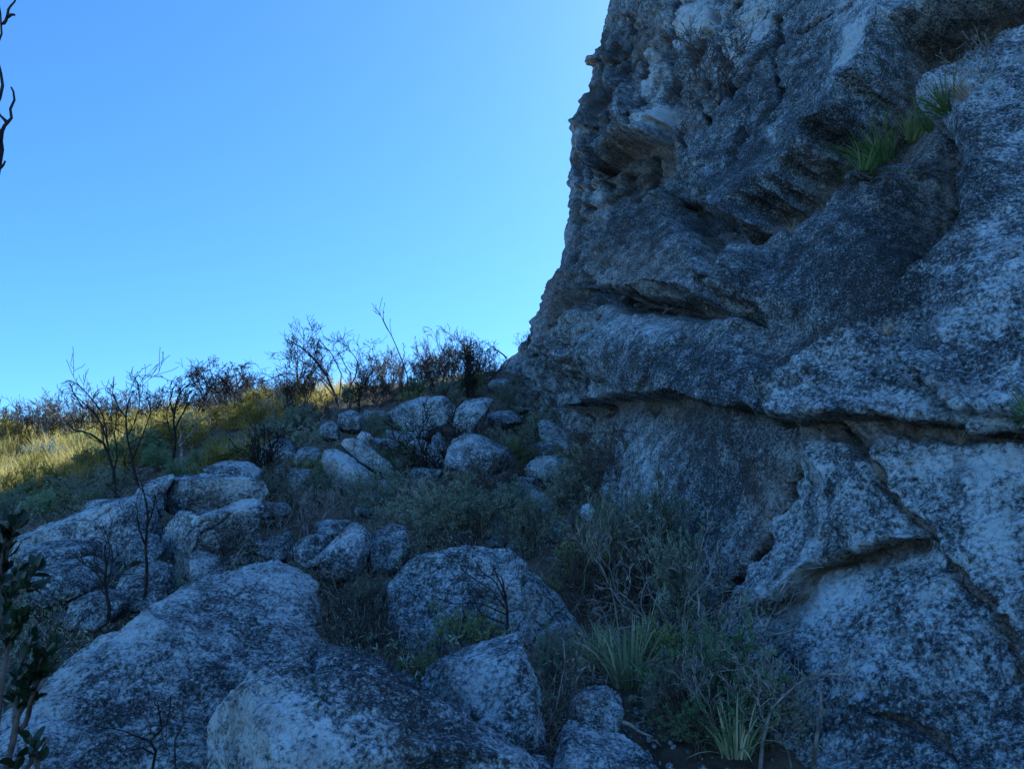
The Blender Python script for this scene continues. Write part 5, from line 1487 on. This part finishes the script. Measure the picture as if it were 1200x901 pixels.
# twiggy shrubs clinging to the cliff
for i, (px, py, s, lib, lab) in enumerate(((836, 118, 1.5, BROWND, 'twiggy bare shrub clinging to the cliff below the bleached scars'), (828, 362, 0.7, GREYD, 'dry hanging twigs at the mouth of the hollow under the bulge'),
                                           (703, 56, 0.3, GREENB, 'tiny plant on the cliff edge against the sky'), (612, 405, 0.7, DEAD, 'tiny bare shrub on the stepped cliff edge against the sky'), (1150, 90, 0.5, GREYD, 'dry twigs caught under the upper right overhang'))):
    p = cl(px, py)
    parts = lib[i % len(lib)] if isinstance(lib[0], list) else [('branches', lib[i % len(lib)])]
    plant('cliff_shrub', lab, 'shrub', p, parts, None, i * 1.3, s)

# stone beak jutting from the cliff edge
_b = at(692, 71, 35.2)
_D, _F = cube_sphere(12)
_v = _D * np.array([0.42, 0.4, 0.15]) * (1 + 0.2 * fbm(_D, 3, 0.5, 3, 0.8))[:, None]
_v[:, 2] += 0.25 * _v[:, 0] * -1 * 0.3
link('jutting_stone', mesh_from('jutting_stone', _v, _F, M_CLIFF), CLIFF, _b + np.array([0.1, 0, 0]) - np.array(CLIFF.location))


# --- broad-leaved bush at the left edge, close to the camera
def broad_leaf(rng, pos, d, L, W):
    """oval leaf, folded along the midrib: 3 rows"""
    m = len(pos)
    d = unit(d)
    s = unit(np.cross(d, rng.normal(size=(m, 3))))
    nn = np.cross(d, s)
    t = np.array([0.0, 0.2, 0.45, 0.72, 0.92, 1.0])
    w = np.array([0.12, 0.62, 1.0, 0.95, 0.55, 0.05]) * 0.5
    c = pos[:, None] + d[:, None] * (L[:, None] * t)[..., None] - nn[:, None] * (0.18 * L[:, None] * t ** 2)[..., None]
    e = s[:, None] * (W[:, None] * w)[..., None]
    f = nn[:, None] * (W[:, None] * w * 0.35)[..., None]
    V = np.stack([c - e + f, c, c + e + f], 2)
    k = np.arange(m)[:, None, None] * 18 + np.arange(5)[None, :, None] * 3 + np.arange(2)[None, None]
    F = np.stack([k, k + 1, k + 4, k + 3], -1).reshape(-1, 4)
    return V.reshape(-1, 3), F


def broad_bush(label, limbs, Y, seed, nleaf, L, name='broad_leaved_bush'):
    rng = np.random.default_rng(seed)
    P = np.stack([limb_points(l, Y, 9, rng.uniform(-.25, .25), 0.006, rng) for l in limbs])
    base = P[0, 0].copy()
    R = 0.009 * np.linspace(1, 0.5, 9)[None] * np.ones((len(P), 1))
    root = link(name, None, None, base, label, 'bush')
    v, f = tubes(P - base, R, 6)
    link('stems', mesh_from('stems', v, f, M_TWIG), root)
    for j in range(len(P)):
        t = rng.uniform(0.35, 1.0, nleaf) ** 0.7
        i = np.minimum((t * 8).astype(int), 7)
        fr = (t * 8 - i)[:, None]
        pos = P[j, i] * (1 - fr) + P[j, i + 1] * fr
        tg = unit(P[j, i + 1] - P[j, i])
        d = unit(tg + 0.9 * unit(rng.normal(size=(nleaf, 3))) + [0, 0, 0.25])
        v, f = broad_leaf(rng, pos - base, d, L * rng.uniform(0.7, 1.15, nleaf), L * 0.5 * rng.uniform(0.8, 1.1, nleaf))
        link('leaf_spray', mesh_from('leaf_spray', v, f, M_PROTEA), root)


broad_bush('dark broad-leaved bush at the left edge before the scaly slab', [[(-8, 960), (12, 890), (20, 840), (32, 800), (52, 765)], [(2, 930), (16, 860), (22, 790), (37, 745)], [(-8, 900), (2, 800), (12, 750), (24, 720)], [(16, 860), (32, 845), (42, 800), (47, 770)], [(-18, 880), (-8, 780), (2, 720), (17, 690)], [(20, 840), (42, 810), (57, 790), (67, 748)]],
           2.5, 71, 40, 0.046)
broad_bush('broad-leaved bush with larger greener leaves higher on the left edge', [[(-28, 900), (-8, 760), (12, 690), (32, 660)], [(-18, 800), (-3, 700), (12, 640), (20, 610)], [(-13, 760), (7, 700), (32, 680), (50, 658)], [(-18, 800), (-8, 720), (4, 660), (14, 600)], [(-8, 740), (12, 710), (22, 690), (42, 690)]],
           3.1, 72, 20, 0.062)
broad_bush('small leafy sprig in the bottom left corner', [[(22, 960), (32, 905), (36, 880), (38, 862)], [(12, 950), (17, 910), (20, 885)], [(42, 950), (42, 900), (48, 865)]], 2.3, 73, 7, 0.05)

# ================================================================== uncountable cover
rng = np.random.default_rng(5)


def scatter(n, y0, y1, a0, a1, seed):
    r = np.random.default_rng(seed)
    Y = np.exp(r.uniform(math.log(y0), math.log(y1), n))
    px = r.uniform(a0, a1, n)
    x = (px - 600) / FPX * Y * 1.02
    return np.stack([x, Y, ground(x, Y)], -1), px


# dry grass on the sunlit slope
p, px = scatter(5200, 17.6, 31, -60, 420, 1)
keep = (px < 380 - (26 - p[:, 1]) * 10) | (p[:, 1] > 26.5)
p = p[keep]
clus = fbm(p * np.array([1, 1, 0]), 2, 0.5, 12, 2.2)
p = p[clus > -0.12]
nb = 22
B = np.repeat(p, nb, 0) + rng.normal(size=(len(p) * nb, 3)) * [0.1, 0.1, 0]
D = rng.normal(size=(len(B), 3)) * [0.45, 0.45, 0] + [0, 0, 1]
Lg = rng.uniform(0.2, 1.0, len(B)) * np.repeat(rng.uniform(0.5, 1.2, len(p)), nb)
v, f = blades(rng, B, D, Lg, rng.uniform(0.006, 0.012, len(B)), rng.uniform(0.05, 0.45, len(B)), 3)
link('dry_grass', mesh_from('dry_grass', v, f, M_DRY, smooth=False), label='golden dry grass covering the sunlit slope', cat='grass', kind='stuff')

# shaded undergrowth between the stones: sprigs with small leaves, and dead twigs
p, px = scatter(7500, 5.2, 31, -80, 780, 2)
path = np.hypot((px - 735) / 75, (p[:, 1] - 5.0) / 1.2) < 1
p = p[~path & ((px > 300) | (p[:, 1] < 18)) & (fbm(p * np.array([1, 1, 0]), 2, 0.5, 41, 1.6) > -0.15)]
m = len(p)
P = walk(rng, p - [0, 0, 0.03], unit(rng.normal(size=(m, 3)) * [0.6, 0.6, 0] + [0, 0, 1]), rng.uniform(0.2, 0.65, m), 5, 0.2, 0.0)
tv, tf = tubes(P, np.full((m, 5), 0.003), 3)
nl = 16
k = np.repeat(np.arange(m), nl)
i = rng.integers(1, 5, m * nl)
pos = P[k, i] + 0.02 * rng.normal(size=(m * nl, 3))
lv, lf = leaf_quads(rng, pos, rng.normal(size=(m * nl, 3)) + [0, 0, 0.5], 0.055, 0.012)
link('undergrowth', mesh_from('undergrowth', lv, lf, M_HEATH, smooth=False), label='low grey-green undergrowth between the boulders', cat='undergrowth', kind='stuff')
link('undergrowth_stems', mesh_from('undergrowth_stems', tv, tf, M_TWIG), label='thin brown stems of the low undergrowth', cat='undergrowth', kind='stuff')
p, px = scatter(3800, 5.0, 28, -40, 800, 3)
p = p[np.hypot((px - 735) / 75, (p[:, 1] - 5.0) / 1.2) > 1]
m = len(p)
P = walk(rng, p + [0, 0, 0.03], unit(rng.normal(size=(m, 3)) * [1, 1, 0.35] + [0, 0, 0.25]), rng.uniform(0.2, 0.75, m), 6, 0.3, 0.02)
R = rng.uniform(0.003, 0.008, m)[:, None] * np.linspace(1, 0.5, 6)
tv, tf = tubes(P, R, 3)
link('twig_litter', mesh_from('twig_litter', tv, tf, M_GREYWOOD), label='grey fallen twigs strewn between the boulders', cat='twigs', kind='stuff')
p, px = scatter(2600, 4.6, 20, 200, 800, 4)
p = p[np.hypot((px - 735) / 75, (p[:, 1] - 5.0) / 1.2) > 1]
nb = 10
B = np.repeat(p, nb, 0) + rng.normal(size=(len(p) * nb, 3)) * [0.08, 0.08, 0]
D = rng.normal(size=(len(B), 3)) * [0.9, 0.9, 0] + [0, 0, 0.7]
v, f = blades(rng, B, D, rng.uniform(0.12, 0.4, len(B)), rng.uniform(0.004, 0.007, len(B)), rng.uniform(0.2, 0.9, len(B)), 4)
link('straw', mesh_from('straw', v, f, M_STRAW, smooth=False), label='pale straw and dead grass among the boulders', cat='grass', kind='stuff')
